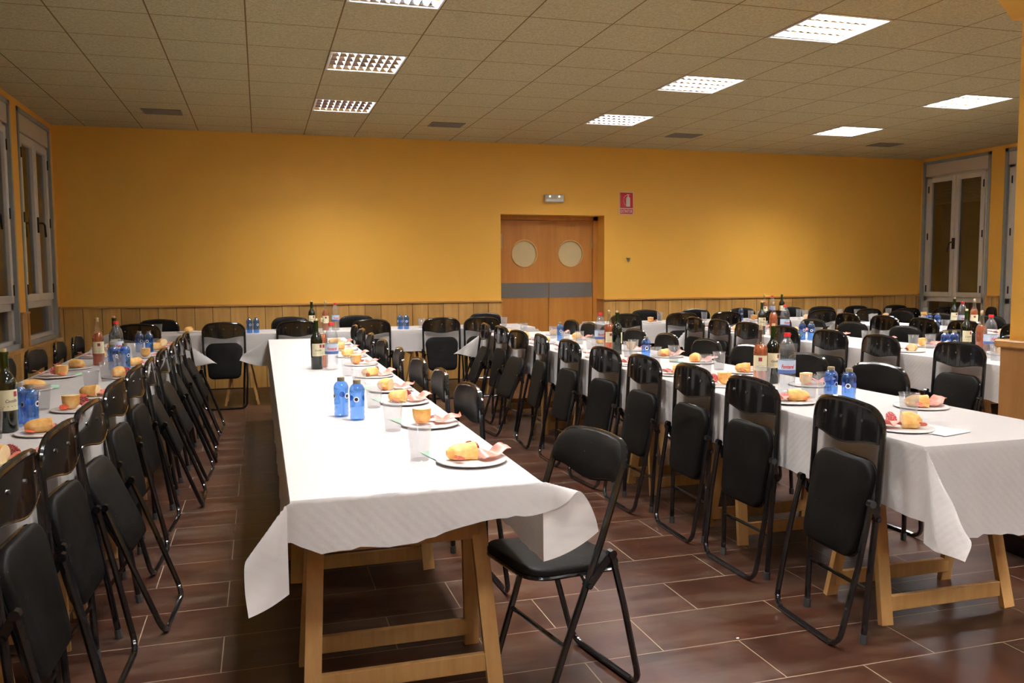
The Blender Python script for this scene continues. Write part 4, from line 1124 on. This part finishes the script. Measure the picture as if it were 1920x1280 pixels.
def cups(tbl, pts, where):
    for i, (x, y) in enumerate(pts):
        PLACED.append((x, y, 0.043))
        cupP.place((x, y, ZT), rnd.random() * 6, 'clear plastic cup on the %s, %s %s' % (SHORT[tbl], ORD[i], where), 'cup', 'clear plastic cups')
cups('middle', [(0.48, 2.66), (0.475, 3.20), (0.48, 3.80), (0.48, 4.40), (0.485, 5.06)], 'from the camera')
cups('left', [(-0.965, 3.50), (-0.965, 4.02), (-0.96, 4.22), (-0.85, 4.76), (-0.86, 5.28), (-0.86, 5.75), (-0.87, 6.60)], 'from the camera')
cups('third', [(2.49, 2.76), (2.50, 3.42), (2.62, 3.46), (2.50, 3.80), (2.55, 4.48), (2.71, 4.60), (2.50, 5.05), (2.67, 5.12), (2.53, 5.55), (2.63, 5.68), (2.50, 6.20), (2.49, 6.74), (2.60, 6.70), (2.61, 7.40), (2.51, 8.0)], 'from the camera')
cups('fourth', [(4.72, 4.46), (4.84, 5.34), (5.01, 5.35), (4.84, 5.87), (4.98, 5.82), (4.74, 6.37), (4.66, 7.36), (4.76, 7.42), (4.90, 7.46)], 'from the camera')
cups('fifth', [(6.66, 6.92), (6.72, 6.60), (6.80, 8.16), (6.93, 8.28), (7.0, 7.6)], 'from the camera')
cups('head_left', [(-1.01, 9.27), (0.42, 9.60), (1.73, 9.37), (2.33, 9.34), (2.44, 9.42), (2.67, 9.27)], 'from the left')
cups('head_right', [(4.84, 9.67), (5.34, 9.44), (6.11, 9.60), (6.12, 9.40), (6.92, 9.72), (6.83, 9.46), (7.43, 9.54), (7.56, 9.36), (8.11, 9.42), (8.75, 9.46)], 'from the left')

def setting(tbl, i, x, y, out, near=True, green=False, nb_=0, where='from the camera', side=''):
    """plate with food; out = direction from table middle to the seat (unit 2-vector)"""
    if where == 'from the camera': pn_ = 'the nearest plate' if i == 0 else 'the %s nearest plate' % ORD[i]
    else: pn_ = 'the %s plate from left' % ORD[i]
    sd = (side.strip()[7:] + ' of the ' if side else '') + SHORT[tbl]
    place = 'on %s, %s' % (pn_, sd)
    for _ in range(12):
        for (qx, qy, qr) in PLACED:
            dx, dy = x - qx, y - qy; d_ = math.hypot(dx, dy); need = qr + 0.127
            if d_ < need:
                if abs(out[0]) > 0: y = qy + math.copysign(math.sqrt(max(0, need * need - dx * dx)) + 0.002, dy if dy else 1)
                else: x = qx + math.copysign(math.sqrt(max(0, need * need - dy * dy)) + 0.002, dx if dx else 1)
    a = math.atan2(out[1], out[0]); rg = random.Random(int(x * 971 + y * 7919))
    ox, oy = -out[0] * 0.02, -out[1] * 0.02
    if green:
        napG.place((x - out[0] * 0.035, y + 0.118, ZT - 0.0003), 0.2, 'pale green napkin under ' + pn_ + ', ' + sd, 'napkin', 'green napkins under the plates')
    pl = plateP.place((x, y, ZT + (0.0042 if green else 0.0005)), rg.random() * 6, 'white plate of food, ' + pn_[4:] + ', ' + sd, 'plate', 'plates of cold meat')
    zf = ZT + 0.0055 + (0.0037 if green else 0)
    ba = rg.uniform(-0.5, 0.6)
    # place food in camera friendly frame: bread towards the middle of the table, meat towards the seat
    px, py = -out[1], out[0]
    bx, by = x - out[0] * 0.032 + px * rg.uniform(-.01, .012), y - out[1] * 0.032 + py * rg.uniform(-.01, .012)
    breadP[(nb_ * 3 + int(x * 10)) % 4].place((bx, by, zf), a + PI + rg.uniform(-0.9, 0.9), 'bread piece ' + place, 'bread', 'bread pieces on the plates')
    hx, hy = x + out[0] * 0.061 - px * 0.01, y + out[1] * 0.061 - py * 0.01
    hamP[i % 2].place((hx, hy, zf - 0.004), a + rg.uniform(-0.4, 0.4), 'pink ham slice ' + place, 'ham slice', 'ham slices on the plates')
    if near:
        salP[i % 2].place((x + out[0] * 0.012 + px * (0.045 if out[0] > 0 else -0.045), y + out[1] * 0.01 + py * (0.045 if out[0] > 0 else -0.045), zf), a + PI / 2 + rg.uniform(-.6, .6), 'dark red salami slice ' + place, 'salami slice', 'salami slices on the plates')
        cx_, cy_ = x - out[0] * 0.05 - px * (0.045 if out[0] > 0 else -0.045), y - out[1] * 0.05 - py * (0.045 if out[0] > 0 else -0.045)
        choP[i % 2].place((cx_, cy_, zf + 0.001), a + rg.uniform(0, 6), 'orange chorizo slice ' + place, 'chorizo slice', 'chorizo slices on the plates')
for i, y in enumerate([2.61, 3.23, 3.82, 4.38, 5.02, 5.66, 6.25, 6.85, 7.4]):
    setting('middle', i, 0.632, y, (1, 0), y < 6, y < 4.5, i)
for i, y in enumerate([3.02, 3.64, 4.17, 4.73, 5.42, 6.08, 6.62, 7.25, 7.78]):
    setting('left', i, -0.80, y, (1, 0), y < 6, False, i + 1, side='on the aisle side ')
for i, (y, g) in enumerate([(4.35, 0), (4.95, 1), (5.56, 1), (6.06, 0), (6.85, 0), (7.5, 0)]):
    setting('left', i, -1.185, y, (-1, 0), y < 6.2, bool(g), i + 2, side='on the window side ')
for i, y in enumerate([2.62, 3.32, 3.95, 4.46, 5.02, 5.6, 6.25, 6.9, 7.5, 8.05]):
    setting('third', i, 2.335, y, (-1, 0), y < 6, i in (1,), i, side='on the left side ')
for i, y in enumerate([3.02, 3.80, 4.42, 5.0, 5.45, 6.0, 6.6, 7.2, 7.8]):
    setting('third', i, 2.79, y, (1, 0), y < 6, i == 3, i + 1, side='on the right side ')
for i, y in enumerate([5.2, 6.12, 6.60, 7.62, 8.0]):
    setting('fourth', i, 4.67, y, (-1, 0), False, i in (1,), i, side='on the left side ')
for i, y in enumerate([4.75, 5.5, 6.0, 6.6, 7.2, 7.85]):
    setting('fourth', i, 5.11, y, (1, 0), False, False, i + 1, side='on the right side ')
for i, y in enumerate([5.9, 6.28, 7.72, 8.35]):
    setting('fifth', i, 6.71, y, (-1, 0), False, False, i, side='on the left side ')
for i, x in enumerate([-1.25, -0.75, 0.35, 2.1]):
    setting('head_left', i, x, 9.62, (0, 1), False, False, i, where='from the left', side='on the wall side ')
for i, x in enumerate([4.55, 5.15, 5.98, 6.75, 7.35, 8.0, 8.6]):
    setting('head_right', i, x, 9.30, (0, -1), False, False, i, where='from the left', side='on the near side ')
napG.place((4.72, 5.53, ZT), 0.3, 'pale green paper napkin lying loose near the left edge of the fourth table', 'napkin', 'loose napkins')
napW.place((-0.02 + 0.2, 9.35, ZT), 0.4, 'white paper napkin beside the blue bottles on the left cross table', 'napkin', 'loose napkins')
napW.place((2.43, 2.545, ZT - 0.001), 0.25, 'white paper napkin under the nearest plate on the table beside the open floor', 'napkin', 'loose napkins')
# scraps on the floor
for i, (x, y, s, lab) in enumerate([(1.93, 1.99, 0.022, 'white scrap of paper on the floor tiles at the bottom edge of the picture'), (1.66, 2.66, 0.006, 'tiny white crumb on the floor between the open chair and the third table'), (1.95, 2.52, 0.007, 'tiny pale crumb on the floor beside the nearest chair of the third table')]):
    c = MB(); n = 9; vs = [(0, 0, s * 0.5)] + [(s * (1 + 0.4 * noise.noise(Vector((k, i, 0.5)))) * math.cos(2 * PI * k / n), s * 0.6 * math.sin(2 * PI * k / n), 0.0005 + s * 0.25 * (k % 2)) for k in range(n)]
    c.add(vs, [(0, 1 + k, 1 + (k + 1) % n) for k in range(n)]); c.add([(v[0], v[1], 0.0003) for v in vs[1:]], [tuple(range(n - 1, -1, -1))])
    tag(c.obj('paper_scrap' if i == 0 else 'crumb', M['napkin_white'], None, False, (x, y, 0)), lab, 'litter')
